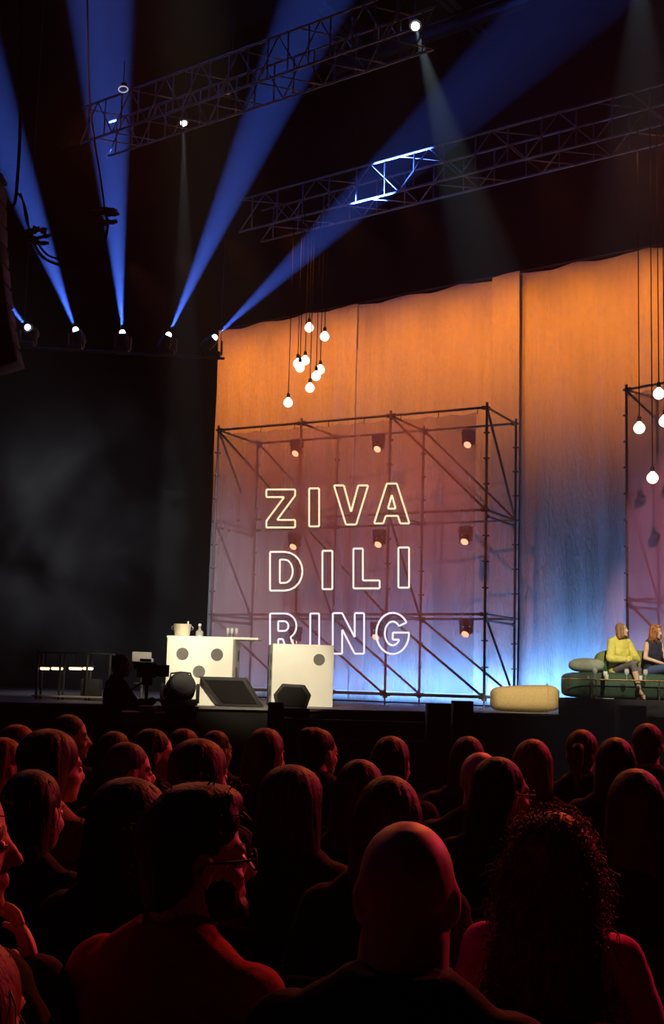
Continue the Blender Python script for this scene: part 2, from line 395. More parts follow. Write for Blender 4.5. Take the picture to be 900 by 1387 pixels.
for rn, col, row in rows:
    m = mat('neon_'+rn, (.9, .9, .9), .4, emit=1.05, ecol=col)
    for ch, x0, x1, y0, y1 in row:
        g = G(); org = sign.location
        for pl in GL[ch]:
            P = [sgn(x0+(x1-x0)*x, y1+(y0-y1)*y)-org for x, y in pl]; Q = []
            for i in range(len(P)):       # even spacing keeps the tube corners crisp
                a, b = P[i], P[(i+1) % len(P)]; L = (b-a).length
                if L < 1e-4: continue
                Q += [a+(b-a)*min(.5, .012/L), b-(b-a)*min(.49, .012/L)]
            g.tube(Q, .0175, 8, True)
        lo = obj('letter', g, m, sign, label='letter '+ch+' in '+{'warm': 'warm yellow', 'ivory': 'ivory', 'cool': 'bluish white'}[rn]+' outline')
        # face film inside the stroke
        bm = bmesh.new(); es = []
        for pl in GL[ch]:
            vs = [bm.verts.new(sgn(x0+(x1-x0)*x, y1+(y0-y1)*y)+SN*.012-org) for x, y in pl]
            for i in range(len(vs)): es.append(bm.edges.new((vs[i], vs[(i+1) % len(vs)])))
        bmesh.ops.triangle_fill(bm, use_beauty=True, edges=es)
        me = bpy.data.meshes.new('letter_face'); bm.to_mesh(me); bm.free(); link('letter_face', me, M['letter_face'], lo)

# scaffold lamps
proto = None
names = {0: 'top row', 1: 'middle row', 2: 'bottom row'}; cols = ['nearest the letters\' left end', 'in the centre bay', 'beside the right corner post']
for r_, rowp in enumerate((((402, 612), (513, 606), (635, 600)), ((399, 738), (514, 735), (631, 731)), ((400, 866), (511, 860), (632, 856)))):
    for c_, (px, py) in enumerate(rowp):
        p = onplane(px, py, S1O+SN*(S1D-.02), SN); zl = S1H-2*r_; 
        lab = 'small amber scaffold lamp, %s %s' % (names[r_], ('at the left', 'in the centre', 'at the right')[c_])
        if proto is None:
            proto = thing('scaffold_lamp', lab, 'lamp', (p.x, p.y, p.z), S1Y, 'amber lamps hung in the scaffold')
            dz = S1H-p.z-.02
            g = G(); g.cyl((0, 0, dz-.04), (0, 0, .20), .015, n=8); g.box((0, 0, dz-.01), (.09, .07, .1), None, .012); obj('clamp', g, M['dark_steel'], proto)
            g = G(); g.box((0, .0, .2), (.26, .2, .16), None, .03); obj('base', g, M['dark_steel'], proto)
            for s in (-1, 1): g = G(); g.box((s*.12, 0, .06), (.03, .09, .2), None, .01); obj('yoke_arm', g, M['dark_steel'], proto)
            g = G(); g.lathe([(.05, .11), (.095, .08), (.10, 0), (.09, -.06), (.085, -.075)], n=20); h = obj('head', g, M['dark_steel'], proto); h.rotation_euler = (RAD(-48), 0, 0)
            g = G(); g.ell((0, 0, -.072), (.082, .082, .035)); l = obj('lens', g, M['lamp_amber'], h)
        else: dup(proto, p, S1Y, lab)

# ------------------------------------------------------------------ trusses
def truss(t0, t1, n, z, label, size=.76, bays=17):
    root = thing('lighting_truss', label, 'truss', hall(t0, n, z-size/2), HY, 'aluminium lighting trusses')
    L = t1-t0; h = size/2; rr = .025
    for sy in (-1, 1):
        for sz in (-1, 1):
            g = G(); g.cyl((0, sy*h, h+sz*h), (L, sy*h, h+sz*h), rr, n=10); obj('chord', g, M['alu'], root)
    b = L/bays; mv = G(); mv.cyl((0, 0, 0), (0, 0, size), .016, n=8); mv = mv.mesh('brace'); mv.materials.append(M['alu'])
    md = G(); md.cyl((0, 0, 0), (b, 0, size), .014, n=8); md = md.mesh('brace'); md.materials.append(M['alu'])
    mx = G(); mx.cyl((0, -h, 0), (b, h, 0), .014, n=8); mx = mx.mesh('brace'); mx.materials.append(M['alu'])
    for i in range(bays):
        for sy in (-1, 1):
            link('brace', mv, None, root, (b*(i+.5), sy*h, 0))
            d = link('brace', md, None, root, (b*i, sy*h, 0))
            if i % 2: d.scale = (-1, 1, 1); d.location.x = b*(i+1)
        link('brace', mx, None, root, (b*i, 0, 0 if i % 3 else size))
    return root
tBz = 10.9
truss(cur_t(325, -2.5), cur_t(900, -2.5)+2.5, -2.5, tBz, 'long lighting truss crossing above the orange curtain, bluish in its middle')
tA0 = cur_t(100, -6.8); truss(tA0, cur_t(560, -6.8), -6.8, 11.55, 'lighting truss across the top corner above the blue beams')
# ring lamp and chain
p = W(167, 121, 21.5)
t = thing('ring_lamp', 'small glowing ring hanging under the upper truss by the wide blue beam', 'lamp', p)
g = G(); g.tube([(.085*cos(2*pi*i/24), 0, .06*sin(2*pi*i/24)) for i in range(24)], .011, 8, True); obj('ring', g, mat('ring_glow', (.8, .8, .85), .4, emit=.5, ecol=(.75, .75, .85)), t)
g = G(); g.cyl((0, 0, .06), (0, 0, .55), .008, n=6); g.box((0, .05, .1), (.1, .06, .1), None, .01); obj('hanger', g, M['dark_steel'], t)
a = W(121, 148, 24.5); g = G()
for i in range(22):
    c = a-V((0, 0, i*.034+.02)); ax = 0 if i % 2 else pi/2
    g.tube([c+V((.012*cos(u)*cos(ax), .012*cos(u)*sin(ax), .024*sin(u))) for u in [2*pi*k/8 for k in range(8)]], .005, 5, True)
o = obj('hoist_chain', g, M['alu']); tag(o, 'short bright hoist chain hanging from the left end of the upper truss', 'chain')

# ------------------------------------------------------------------ pendant bulbs
def pendant(px, py, d, ztop, label, group, rr=.1):
    p = W(px, py, d); t = thing('pendant_bulb', label, 'lamp', p, 0, group); H = ztop-p.z
    if 'bulb' not in PM:
        g = G(); g.lathe([(.001, -rr), (rr*.35, -rr*.93), (rr*.7, -rr*.71), (rr*.93, -rr*.36), (rr, 0), (rr*.93, rr*.36), (rr*.72, rr*.69), (rr*.42, rr*.95), (rr*.3, rr*1.2)], n=24); PM['bulb'] = g.mesh('bulb'); PM['bulb'].materials.append(M['lamp_warm'])
        g = G(); g.lathe([(rr*.32, rr*1.1), (rr*.36, rr*1.2), (rr*.34, rr*1.9), (rr*.15, rr*2.2)], n=14); PM['socket'] = g.mesh('socket'); PM['socket'].materials.append(M['black'])
    link('bulb', PM['bulb'], None, t); link('socket', PM['socket'], None, t)
    g = G(); g.cyl((0, 0, rr*2.1), (0, 0, H), .009, n=6); obj('cord', g, M['cable'], t)
PM = {}
GB = 'glowing globe bulbs of the high cluster'
for px, py, d, lab in ((419, 444, 26.5, 'topmost globe bulb of the high cluster above the letters'), (440, 456, 26.2, 'globe bulb just right of and below the topmost one in the high cluster'),
    (413.5, 488.5, 26.7, 'globe bulb at the upper right of the tight trio in the high cluster'), (403.5, 492.5, 26.4, 'globe bulb at the left of the tight trio in the high cluster'),
    (406.5, 498, 26.0, 'lowest globe bulb of the tight trio in the high cluster'), (434, 501, 26.6, 'upper globe bulb of the touching pair in the high cluster'),
    (428.5, 509.5, 26.2, 'lower globe bulb of the touching pair in the high cluster'), (420, 525.5, 26.4, 'single globe bulb second from the bottom of the high cluster'),
    (390.5, 545.5, 26.5, 'lowest hanging globe bulb of the high cluster, on the longest cord')):
    pendant(px, py, d, 10.6, lab, GB)
for px, py, d, lab in ((866.5, 580, 21.3, 'globe bulb hanging nearest the corner post of the lilac gauze scaffold'), (893, 533.5, 21.6, 'highest globe bulb in front of the lilac gauze'),
    (901, 571, 21.0, 'globe bulb cut by the right edge of the view before the lilac gauze'), (884.5, 647.5, 21.4, 'lowest globe bulb in front of the lilac gauze')):
    pendant(px, py, d, 10.55, lab, 'glowing globe bulbs before the lilac gauze', .1)

# ------------------------------------------------------------------ spots and beams
def spot(loc, target, power, col, size, blend=.4, r=.06):
    l = bpy.data.lights.new('spot', 'SPOT'); l.energy = power; l.color = col; l.spot_size = RAD(size); l.spot_blend = blend; l.shadow_soft_size = r
    o = bpy.data.objects.new('spot', l); C.objects.link(o); o.location = loc
    o.rotation_euler = (V(target)-V(loc)).to_track_quat('-Z', 'Y').to_euler(); return o
def area(loc, target, power, col, sx, sy, spread=180):
    l = bpy.data.lights.new('area', 'AREA'); l.shape = 'RECTANGLE'; l.size = sx; l.size_y = sy; l.energy = power; l.color = col; l.spread = RAD(spread)
    o = bpy.data.objects.new('area', l); C.objects.link(o); o.location = loc
    o.rotation_euler = (V(target)-V(loc)).to_track_quat('-Z', 'Y').to_euler(); return o
BD = 26.0
beams = [((38, 444), (4, 404), 11, 'far left moving head with a short blue beam at the edge of the view', .7),
         ((103, 448), (47, 300), 14, 'second moving head from the left, its blue beam crossing the cable loop', .9),
         ((166, 452), (146, 150), 13, 'middle moving head with the broad upright blue beam', 1.1),
         ((228, 455), (385, 97), 12, 'moving head with the long blue beam slanting up to the upper truss', .95),
         ((290, 458), (490, 268), 11.5, 'moving head at the curtain edge with the blue beam slanting right', .6)]
BLUE = (.07, .17, 1.0)
proto = None
for (a, b, sz, lab, k) in beams:
    p = W(*a, BD); q = W(*b, BD-1.0); d = (q-p).normalized()
    root = thing('moving_head', lab, 'spotlight', p, 0, 'blue moving head lights')
    qt = d.to_track_quat('Z', 'Y').to_matrix()
    g = G(); g.box((0, .05, -.36), (.3, .25, .12), None, .02); obj('base', g, M['dark_steel'], root)
    for s in (-1, 1): g = G(); g.box((s*.17, .05, -.2), (.035, .12, .3), None, .012); obj('yoke_arm', g, M['dark_steel'], root)
    g = G(); R = [(.07, -.34), (.13, -.30), (.14, -.15), (.12, -.02), (.115, 0)]
    g.rings([[qt @ V((r*cos(2*pi*j/20), r*sin(2*pi*j/20), z)) for j in range(20)] for r, z in R]); hd = obj('head', g, M['dark_steel'], root)
    g = G(); g.ell(qt @ V((0, 0, .02)), (.066, .066, .066)); obj('lens', g, M['lamp_blue'], hd)
    spot(p+d*.14, q, 560000*k, BLUE, sz, .35, .03)
g = G(); a = W(20, 443, BD)+V((0, .05, -.42)); b = W(305, 459, BD)+V((0, .05, -.42)); g.cyl(a, b, .03)
for s in (.04, .5, .98): q = a.lerp(b, s); g.cyl(q, V((q.x, q.y, 18)), .006, n=6)
o = obj('lighting_pipe', g, M['dark_steel']); tag(o, 'black hanging pipe carrying the five blue moving heads', 'pipe')
# white downlights
def downlight(px, py, d, tgt, power, size, label, col=(.80, .95, 1.0), scale=1.0):
    p = W(px, py, d); q = V(tgt); dv = (q-p).normalized(); root = thing('spotlight', label, 'spotlight', p, 0, 'white spotlights overhead'); qt = dv.to_track_quat('Z', 'Y').to_matrix()
    g = G(); g.rings([[qt @ V((r*cos(2*pi*j/20)*scale, r*sin(2*pi*j/20)*scale, z*scale)) for j in range(20)] for r, z in [(.05, -.36), (.10, -.30), (.11, -.1), (.12, -.01)]]); obj('housing', g, M['black'], root)
    g = G(); g.ell((0, 0, 0), .078*scale); obj('lens', g, M['lamp_white'], root)
    g = G(); g.box((0, 0, .3*scale), (.03, .2*scale, .34*scale), None, .01); g.cyl((0, 0, .4*scale), (0, 0, 1.3), .012, n=8); obj('bracket', g, M['black'], root)
    spot(p+dv*.13*scale, q, power, col, size, .6, .03)
downlight(249, 166.5, 26, W(252, 975, 24), 22000, 8, 'small white spotlight with a faint beam below the upper truss', (.85, .95, 1), .9)
downlight(563, 35.5, 22, W(872, 1125, 12), 42000, 8.5, 'bright white spotlight near the top throwing a bluish beam down', (.62, .88, 1))
p = W(868, -70, 21); spot(p, W(858, 1100, 12), 14000, (.75, .9, 1), 12, .6, .03)
p = W(308, 127, 23); t = thing('marker_lamp', 'tiny reddish lamp in the dark beyond the upper truss', 'lamp', p)
g = G(); g.box((0, .05, .02), (.14, .1, .08), None, .01); obj('housing', g, M['black'], t); g = G(); g.ell((0, -.02, 0), (.05, .03, .02)); obj('lens', g, M['lamp_red'], t)
g = G(); g.cyl((0, .05, .05), (0, .05, 18-p.z), .008, n=6); obj('hanger', g, M['black'], t)

# ------------------------------------------------------------------ cables, speaker at the left
D = 16.0
def path(pts, d, n=10):
    P = [W(x, y, d) for x, y in pts]; out = []
    for i in range(len(P)-1):
        p0, p1, p2, p3 = P[max(i-1, 0)], P[i], P[i+1], P[min(i+2, len(P)-1)]
        for k in range(n):
            t = k/n; out.append(.5*((2*p1)+(p2-p0)*t+(2*p0-5*p1+4*p2-p3)*t*t+(3*p1-p0-3*p2+p3)*t**3))
    return out+[P[-1]]
t = thing('cable_loom', 'black cable loom looping down before the blue beams, with two connector bundles', 'cable', W(28, 200, D))
o0 = t.location.copy()
for k, pts in enumerate(([(28, -20), (28, 150), (22, 262), (16, 282), (20, 305), (38, 318), (48, 322)], [(24, 262), (31, 272), (36, 300), (44, 318)],
        [(46, 330), (58, 348), (78, 358), (100, 361), (125, 350), (140, 330), (146, 305), (143, 290)], [(50, 328), (64, 345), (84, 352)], [(143, 292), (136, 240), (128, 190), (121, 120), (118, -20)], [(28, 262), (36, 288), (40, 316)])):
    Q = path(pts, D)
    if k == 0: Q = [V((Q[0].x, Q[0].y, 17.95))]+Q
    if k == 4: Q = Q+[V((Q[-1].x, Q[-1].y, 17.95))]
    g = G(); g.tube([q-o0 for q in Q], (.022, .016, .018, .014, .012, .012)[k], 8); obj('cable', g, M['cable'], t)
rnd = random.Random(3)
for cx, cy, sx, sy in ((50, 321, 14, 11), (141, 292, 12, 10)):
    for k in range(9):
        q = W(cx+rnd.uniform(-sx, sx), cy+rnd.uniform(-sy, sy), D)-o0; g = G(); a_ = rnd.uniform(-.4, .4)
        dv = V((.09*cos(a_), rnd.uniform(-.04, .04), .09*sin(a_))); g.cyl(q-dv, q+dv, .024, n=8); g.cyl(q+dv*.2, q+dv*.6, .032, n=8); obj('connector', g, M['dark_steel'], t)
# line array speaker
t = thing('speaker_array', 'column of dark loudspeaker cabinets hanging at the left edge of the view', 'loudspeaker', W(4, 250, 15))
o0 = t.location.copy(); M['array'] = mat('speaker_maroon', (.10, .035, .03), .7)
for k in range(9):
    f_ = k/8; px = -14+22*f_**2.2; py = 262+226*f_; q = W(px, py, 15)-o0; ang = RAD(2+16*f_**1.6); rot = Matrix.Rotation(-ang, 3, 'Y')
    g = G(); g.box(q, (.34, .4, .235), rot, .02); c = obj('cabinet', g, M['array'], t)
    g = G()
    for s in range(7): g.box(q+rot @ V((0, -.203, -.09+.03*s)), (.30, .012, .012), rot)
    obj('grille', g, M['black'], c)
g = G(); q = W(-14, 255, 15)-o0; g.box(q+V((0, 0, .12)), (.36, .3, .06), None, .01); g.cyl(q+V((0, 0, .12)), V((q.x, q.y, 17.9-o0.z)), .012, n=8); obj('flying_frame', g, M['dark_steel'], t)

# ------------------------------------------------------------------ on-stage furniture
def pips(kind):
    c = .26; return {1: [(0, 0)], 2: [(-c, -c), (c, c)], 5: [(-c, -c), (c, c), (-c, c), (c, -c), (0, 0)], 6: [(-c, -c), (-c, 0), (-c, c), (c, -c), (c, 0), (c, c)], 4: [(-c, -c), (c, c), (-c, c), (c, -c)], 3: [(-c, -c), (0, 0), (c, c)]}[kind]
def die(p, yaw, S, front, left, right, top, label):
    t = thing('dice_block', label, 'dice', p, yaw, 'giant white dice'); g = G(); g.box((0, 0, S/2), (S, S, S), None, .012, 2); obj('body', g, M['white'], t)
    def disc(c, n, k):
        g = G(); n = V(n); g.cyl(V(c)-n*.004, V(c)+n*.006, .1, n=28); obj('pip', g, M['pip'], t)
    for x, z in pips(front): disc((x*S, -S/2, S/2+z*S), (0, -1, 0), 0)
    for y, z in pips(left): disc((-S/2, y*S, S/2+z*S), (-1, 0, 0), 1)
    for y, z in pips(right): disc((S/2, y*S, S/2+z*S), (1, 0, 0), 1)
    return t
S = 1.06
p2 = onz(404, 958, 0); p2.y += .5; p2 = onz(404, 957, 0)+V((.0, .53, 0))
die(p2, RAD(7), S, 2, 6, 6, 4, 'giant white dice with one pip showing, right of the bar counter')
p1 = W(275, 930, 20.9); p1.z = 0
bar = die(p1, RAD(-2), S+.02, 5, 4, 3, 1, 'giant white dice serving as bar counter, with glasses and bucket on top')
g = G(); g.box((.16, .06, S+.02+.02), (1.52, .62, .04), None, .01); wt = obj('worktop', g, M['white'], None, p1); wt.rotation_euler = (0, 0, RAD(-2)); tag(wt, 'white worktop board lying across the bar dice, jutting out on its right', 'worktop')
ZT = S+.06
def bar_pt(px): 
    q = W(px, 866, 20.85); return V((q.x, q.y, ZT))
q = bar_pt(246.5); t = thing('ice_bucket', 'cream ice bucket with side handles on the bar dice', 'bucket', q)
g = G(); g.lathe([(.10, 0), (.125, .02), (.15, .19), (.155, .2), (.145, .2), (.12, .03), (.001, .025)], n=28); obj('bucket_body', g, M['bucket'], t)
for s in (-1, 1):
    g = G(); g.tube([(s*(.145+.035*sin(pi*i/8)), 0, .10+.07*i/8) for i in range(9)], .008, 6); obj('handle', g, M['alu'], t)
g = G(); g.lathe([(.022, 0), (.024, .1), (.014, .12), (.015, .15)], (.09, .02, .1), 12); o = obj('bottle', g, M['paper']); o.location = q; tag(o, 'pale bottle neck sticking out of the ice bucket', 'bottle')
q = bar_pt(270); t = thing('decanter', 'stubby clear bottle standing beside the ice bucket on the bar dice', 'bottle', q)
g = G(); g.lathe([(.06, 0), (.065, .01), (.065, .08), (.03, .11), (.02, .13), (.02, .17), (.026, .175)], n=20); obj('glass_body', g, M['glass'], t); g = G(); g.lathe([(.024, .172), (.026, .2), (.02, .215)], n=14); obj('stopper', g, M['paper'], t)
for px, l in ((308.5, 'left of three'), (314, 'middle of three'), (320, 'right of three')):
    q = bar_pt(px); t = thing('champagne_glass', 'slender clear glass on the bar worktop, %s' % l, 'glass', q, 0, 'three glasses on the bar')
    g = G(); g.lathe([(.028, 0), (.028, .004), (.005, .01), (.005, .05), (.024, .07), (.03, .12), (.027, .155), (.025, .155), (.027, .12), (.02, .075), (.001, .06)], n=16); obj('bowl', g, M['glass'], t)
# bar stool
p = onz(191, 951, 0)
t = thing('bar_stool', 'white bar stool with low back, left of the bar dice', 'stool', p)
k = p.y/F
g = G(); g.lathe([(.20, 0), (.20, .012), (.05, .03), (.03, .04)], n=28); obj('base', g, M['alu'], t)
g = G(); g.cyl((0, 0, .03), (0, 0, 53*k), .028, n=16); obj('column', g, M['alu'], t)
g = G(); g.tube([(.13*cos(2*pi*i/24), -.0+.13*sin(2*pi*i/24), 25*k) for i in range(24)], .012, 8, True); g.cyl((-.13, 0, 25*k), (.13, 0, 25*k), .01, n=8); obj('footrest', g, M['alu'], t)
g = G(); g.box((0, 0, 56*k), (26*k, .34, .07), None, .025, 3); obj('seat', g, M['white'], t)
g = G(); g.box((0, -.15, 61*k), (26*k, .05, 11*k), None, .02, 3); obj('backrest', g, M['white'], t)

# pouf
p = W(711, 959, 22.3); p.z = 0; wpx = p.y/F
t = thing('pouf', 'long rounded mustard pouf lying on the stage floor before the curtain', 'pouf', p, RAD(-3))
L_, D_, H_ = 92*wpx, .62, 38*wpx
g = G(); R = []
for i in range(21):
    u = -1+2*i/20; e = (1-abs(u)**3.6)**.38 if abs(u) < 1 else .0; e = max(e, .12)
    hh = H_*(.86+.14*(u+1)/2*(1 if u < .6 else 1-(u-.6)*.5)); ring = []
    for j in range(32):
        a = 2*pi*j/32; ca, sa = cos(a), sin(a); k_ = 2/2.7
        y = D_/2*e*math.copysign(abs(ca)**k_, ca); z = hh/2+hh/2*(.55+.45*e)*math.copysign(abs(sa)**k_, sa)
        ring.append((u*L_/2, y, max(z, .0)+.0))
    R.append(ring)
g.rings(R); obj('body', g, M['pouf'], t)
g = G(); g.tube([V((L_*.33+.02*cos(a), D_/2*.97*math.copysign(abs(cos(a))**.6, cos(a)), H_*.5+H_*.5*math.copysign(abs(sin(a))**.6, sin(a)))) for a in [2*pi*i/40 for i in range(40)]], .008, 6, True); obj('seam', g, M['pouf'], t)

# riser with drape, sofa, table
RZ = .27
pf = [W(757, 950, 20.95), W(960, 950, 20.6), W(935, 940, 22.5), W(768, 940, 23.0)]
g = G(); g.prism([(q.x, q.y) for q in pf], (0, 0, 0.002), (1, 0, 0), (0, 1, 0), (0, 0, 1), RZ-.002, .01); riser = obj('stage_riser', g, M['cloth_black'], smooth=False); tag(riser, 'low black draped riser under the green sofa', 'riser')
g = G(); a = V((pf[0].x, pf[0].y-.03, 0)); b = V((pf[1].x, pf[1].y-.03, 0)); d = (b-a); vs = []; fs = []; nx, nz = 120, 14
for i in range(nx):
    u = i/(nx-1)
    for k in range(nz):
        w_ = k/(nz-1); q = a+d*u; z = RZ*1.02*(1-w_)+.004
        off = (.02+.10*w_)*(.6+.8*noise.noise((u*9+w_*1.6, w_*2, 3)))+.02*sin(u*40+w_*5)*w_
        vs.append(V((q.x, q.y-abs(off), z)))
for i in range(nx-1):
    for k in range(nz-1): c = i*nz+k; fs.append((c, c+nz, c+nz+1, c+1))
g._add(vs, fs); o = link('drape', g.mesh('drape'), M['cloth_black'], riser)
def soft(g, c, s, rot=None, e=3.2, n=32, m=16):
    """superellipsoid cushion"""
    R = []; k_ = 2/e; f_ = lambda x: math.copysign(abs(x)**k_, x)
    for i in range(m+1):
        t_ = -pi/2+pi*(i+.0001*(i == 0)-.0001*(i == m))/m
        R.append([V(c)+((rot or Matrix.Identity(3)) @ V((s[0]/2*f_(cos(t_))*f_(cos(a_)), s[1]/2*f_(cos(t_))*f_(sin(a_)), s[2]/2*f_(sin(t_))))) for a_ in [2*pi*j/n for j in range(n)]])
    g.rings(R)
sd = 21.75; sx0 = W(765, 925, sd).x; sx1 = W(922, 925, sd).x
t = thing('sofa', 'long dark green sofa with olive back cushions on the riser', 'sofa', (0, 0, RZ))
SL = sx1-sx0; scx = (sx0+sx1)/2; SH = .45
g = G(); soft(g, (scx, sd+.1, SH/2), (SL, .9, SH), e=6); obj('seat_base', g, M['green'], t)
g = G(); soft(g, (W(847, 900, sd).x+.12, sd+.38, SH+.17), (W(884, 900, sd).x-W(811, 900, sd).x+.2, .34, .48), e=3.4); obj('back_cushion', g, M['olive'], t)
g = G(); soft(g, (W(908, 900, sd).x, sd+.38, SH+.17), (.4, .34, .48), e=3.4); obj('back_cushion', g, M['olive'], t)
q = W(797, 901, sd-.05); g = G(); soft(g, (0, 0, 0), (49*sd/F, .42, .25), e=2.4); cush = obj('cushion', g, M['sage'], None, (q.x, q.y+.1, RZ+SH+.115)); tag(cush, 'pale sage bolster cushion lying at the open end of the green sofa', 'cushion')
# coffee table
td_ = 21.05; tz = .60; tx0 = W(764, 917, td_).x; tx1 = W(945, 917, td_).x; tw = .36
t = thing('coffee_table', 'low smoked glass table with thin brass legs in front of the sofa', 'table', ((tx0+tx1)/2, td_, RZ)); TL = tx1-tx0; th = tz-RZ
g = G(); g.box((0, 0, th-.008), (TL-.02, tw-.02, .012), None, .003, 1); obj('table_top', g, M['tabletop'], t)
g = G(); e = [(-TL/2, -tw/2), (TL/2, -tw/2), (TL/2, tw/2), (-TL/2, tw/2)]
for i in range(4): a, b = e[i], e[(i+1) % 4]; g.cyl((*a, th-.008), (*b, th-.008), .011, n=8)
obj('rim', g, M['brass'], t)
for lx in (W(805, 917, td_).x-t.location.x, W(897, 917, td_).x-t.location.x):
    for s in (-1, 1): g = G(); g.cyl((lx, s*(tw/2-.02), 0), (lx, s*(tw/2-.02), th-.014), .009, n=8); obj('leg', g, M['brass'], t)
def tt(px, dy=0): return V((W(px, 917, td_).x, td_+dy, tz+.001))
t = thing('wine_bottle', 'green wine bottle on the coffee table before the woman in yellow', 'bottle', tt(822, .08))
g = G(); g.lathe([(.036, 0), (.038, .01), (.038, .17), (.03, .205), (.015, .23), (.014, .29), (.017, .295), (.017, .305)], n=20); obj('glass_body', g, M['glass_green'], t)
g = G(); g.lathe([(.0385, .06), (.0388, .062), (.0388, .13), (.0385, .132)], n=20, cap=False); obj('paper_wrapper', g, M['paper'], t)
def wglass(px, dy, label):
    t = thing('wine_glass', label, 'glass', tt(px, dy), 0, 'wine glasses on the coffee table')
    g = G(); g.lathe([(.036, 0), (.034, .004), (.005, .01), (.004, .07), (.025, .085), (.042, .12), (.04, .155), (.034, .18), (.032, .18), (.038, .155), (.04, .12), (.02, .09), (.001, .08)], n=20); obj('bowl', g, M['glass'], t)
wglass(848, -.08, 'wine glass on the table before the knees of the woman in yellow'); wglass(806, -.02, 'wine glass on the table before the sage cushion'); wglass(876, .05, 'wine glass on the table between the two women')
for px, dy, lab in ((820.5, -.09, 'small white candle cup at the foot of the green bottle'), (867, -.05, 'small white cup beside the glass between the women'), (796, -.06, 'tiny white candle cup near the left end of the coffee table')):
    o = thing('candle_cup', lab, 'candle', tt(px, dy), 0, 'candle cups on the coffee table'); s_ = .6 if px < 800 else 1
    g = G(); g.lathe([(.026*s_, 0), (.032*s_, .01), (.034*s_, .075*s_), (.029*s_, .075*s_), (.027*s_, .05*s_), (.001, .05*s_)], n=18); obj('cup', g, M['paper'], o); g = G(); g.lathe([(.026*s_, .045*s_), (.026*s_, .062*s_), (.003, .066*s_)], n=14); obj('candle_wax', g, M['candle'], o)
g = G(); q = W(818, 941, 20.98)
for k in range(3): g.box((k*.012, k*.01, .004+.005*k), (.26, .19, .004), rotz(.2*k), .0)
o = obj('paper_sheets', g, M['paper'], None, (q.x, 21.0, RZ), smooth=False); tag(o, 'loose white paper sheets on the riser under the coffee table', 'paper')

# wedge monitors, floor light, speaker boxes
def wedge(name, px0, px1, pyb, pyt, d, yaw, label, shape, dep=.5):
    a = W(px0, pyb, d); b = W(px1, pyb, d); L = (b-a).length; h = (pyb-pyt)*d/F
    t = thing(name, label, 'speaker', ((a.x+b.x)/2, d+dep*.5, max(0, 0)), yaw, 'black speakers on the stage edge')
    g = G(); poly = [(x*L-L/2, z*h) for x, z in shape]; g.prism(poly, (0, -dep/2, 0), (1, 0, 0), (0, 0, 1), (0, 1, 0), dep, .012); obj('cabinet', g, M['black'], t)
    g = G(); cx = sum(x for x, z in poly)/len(poly); cz = sum(z for x, z in poly)/len(poly)
    g.prism([(cx+(x-cx)*.82, cz+(z-cz)*.78) for x, z in poly], (0, -dep/2-.012, 0), (1, 0, 0), (0, 0, 1), (0, 1, 0), .02, .003); obj('grille', g, M['fascia'], t)
    return t
wedge('stage_monitor', 266, 356, 956, 917, 20.15, 0, 'large black wedge monitor in front of the bar dice', [(.02, 1), (.72, 1), (1, 0), (.36, 0)], .45)
wedge('stage_monitor', 370, 421, 960, 927, 19.75, 0, 'small six-sided black monitor in front of the right dice', [(.22, 1), (.82, .97), (1, .55), (.88, 0), (.08, 0), (0, .55)], .4)
p = W(243, 957, 19.55); p.z = 0; t = thing('floor_light', 'black floor spotlight with carrying handle, left of the large wedge monitor', 'spotlight', p)
k = 19.55/F
g = G(); g.box((0, 0, 5*k), (46*k, .34, 9*k), None, .02); obj('base', g, M['black'], t)
for s in (-1, 1): g = G(); g.box((s*24*k, 0, 17*k), (4*k, .12, 26*k), None, .01); obj('yoke_arm', g, M['black'], t)
g = G(); g.lathe([(.12, -.26), (.22, -.2), (.235, 0), (.22, .15), (.20, .2), (.001, .2)], n=28); h = obj('head', g, M['black'], t, (0, 0, 22*k)); h.rotation_euler = (RAD(65), 0, RAD(20))
g = G(); g.lathe([(.17, .2), (.17, .225), (.001, .235)], n=24); obj('lens', g, M['dark_steel'], h)
g = G(); g.tube([(-14*k, 0, 36*k), (-13*k, 0, 43*k), (0, 0, 45*k), (13*k, 0, 44*k), (16*k, 0, 35*k)], 1.3*k, 8); obj('handle', g, M['black'], t)
def sbox(px0, px1, py0, py1, d, m, label, dep=.4):
    a = W(px0, py1, d); b = W(px1, py0, d); t = thing('speaker_box', label, 'speaker', ((a.x+b.x)/2, d+dep/2, a.z), 0, 'speaker boxes before the stage')
    g = G(); g.box((0, 0, (b.z-a.z)/2), (b.x-a.x, dep, b.z-a.z), None, .012); obj('cabinet', g, m, t)
    g = G(); g.box((0, -dep/2-.004, (b.z-a.z)/2), ((b.x-a.x)*.86, .012, (b.z-a.z)*.88), None, .004); obj('grille', g, M['dark_steel'] if m == M['black'] else M['black'], t)
    return t
def stool_to_floor(px0, px1, py0, d, m, label, dep=.4):
    a = W(px0, py0, d); b = W(px1, py0, d); t = thing('speaker_box', label, 'speaker', ((a.x+b.x)/2, d, -1.1), 0, 'speaker boxes before the stage'); H = a.z+1.1; w = b.x-a.x
    g = G(); g.box((0, 0, H/2), (w, dep, H), None, .012); obj('cabinet', g, m, t)
    g = G(); g.box((0, -dep/2-.004, H*.72), (w*.86, .012, H*.5), None, .004); obj('grille', g, M['black'], t)
M['boxbrown'] = mat('box_brown', (.035, .022, .017), .8)
stool_to_floor(578, 610, 952, 19.7, M['black'], 'tall black speaker box before the stage, just left of the other near the pouf')
stool_to_floor(613, 640, 949, 19.95, M['black'], 'tall black speaker box before the stage, nearest the mustard pouf')
stool_to_floor(836, 872, 955, 20.0, M['boxbrown'], 'dark brown speaker box standing below the sofa riser')
stool_to_floor(364, 385, 951, 19.2, M['boxbrown'], 'dark brown speaker box below the small six-sided monitor')
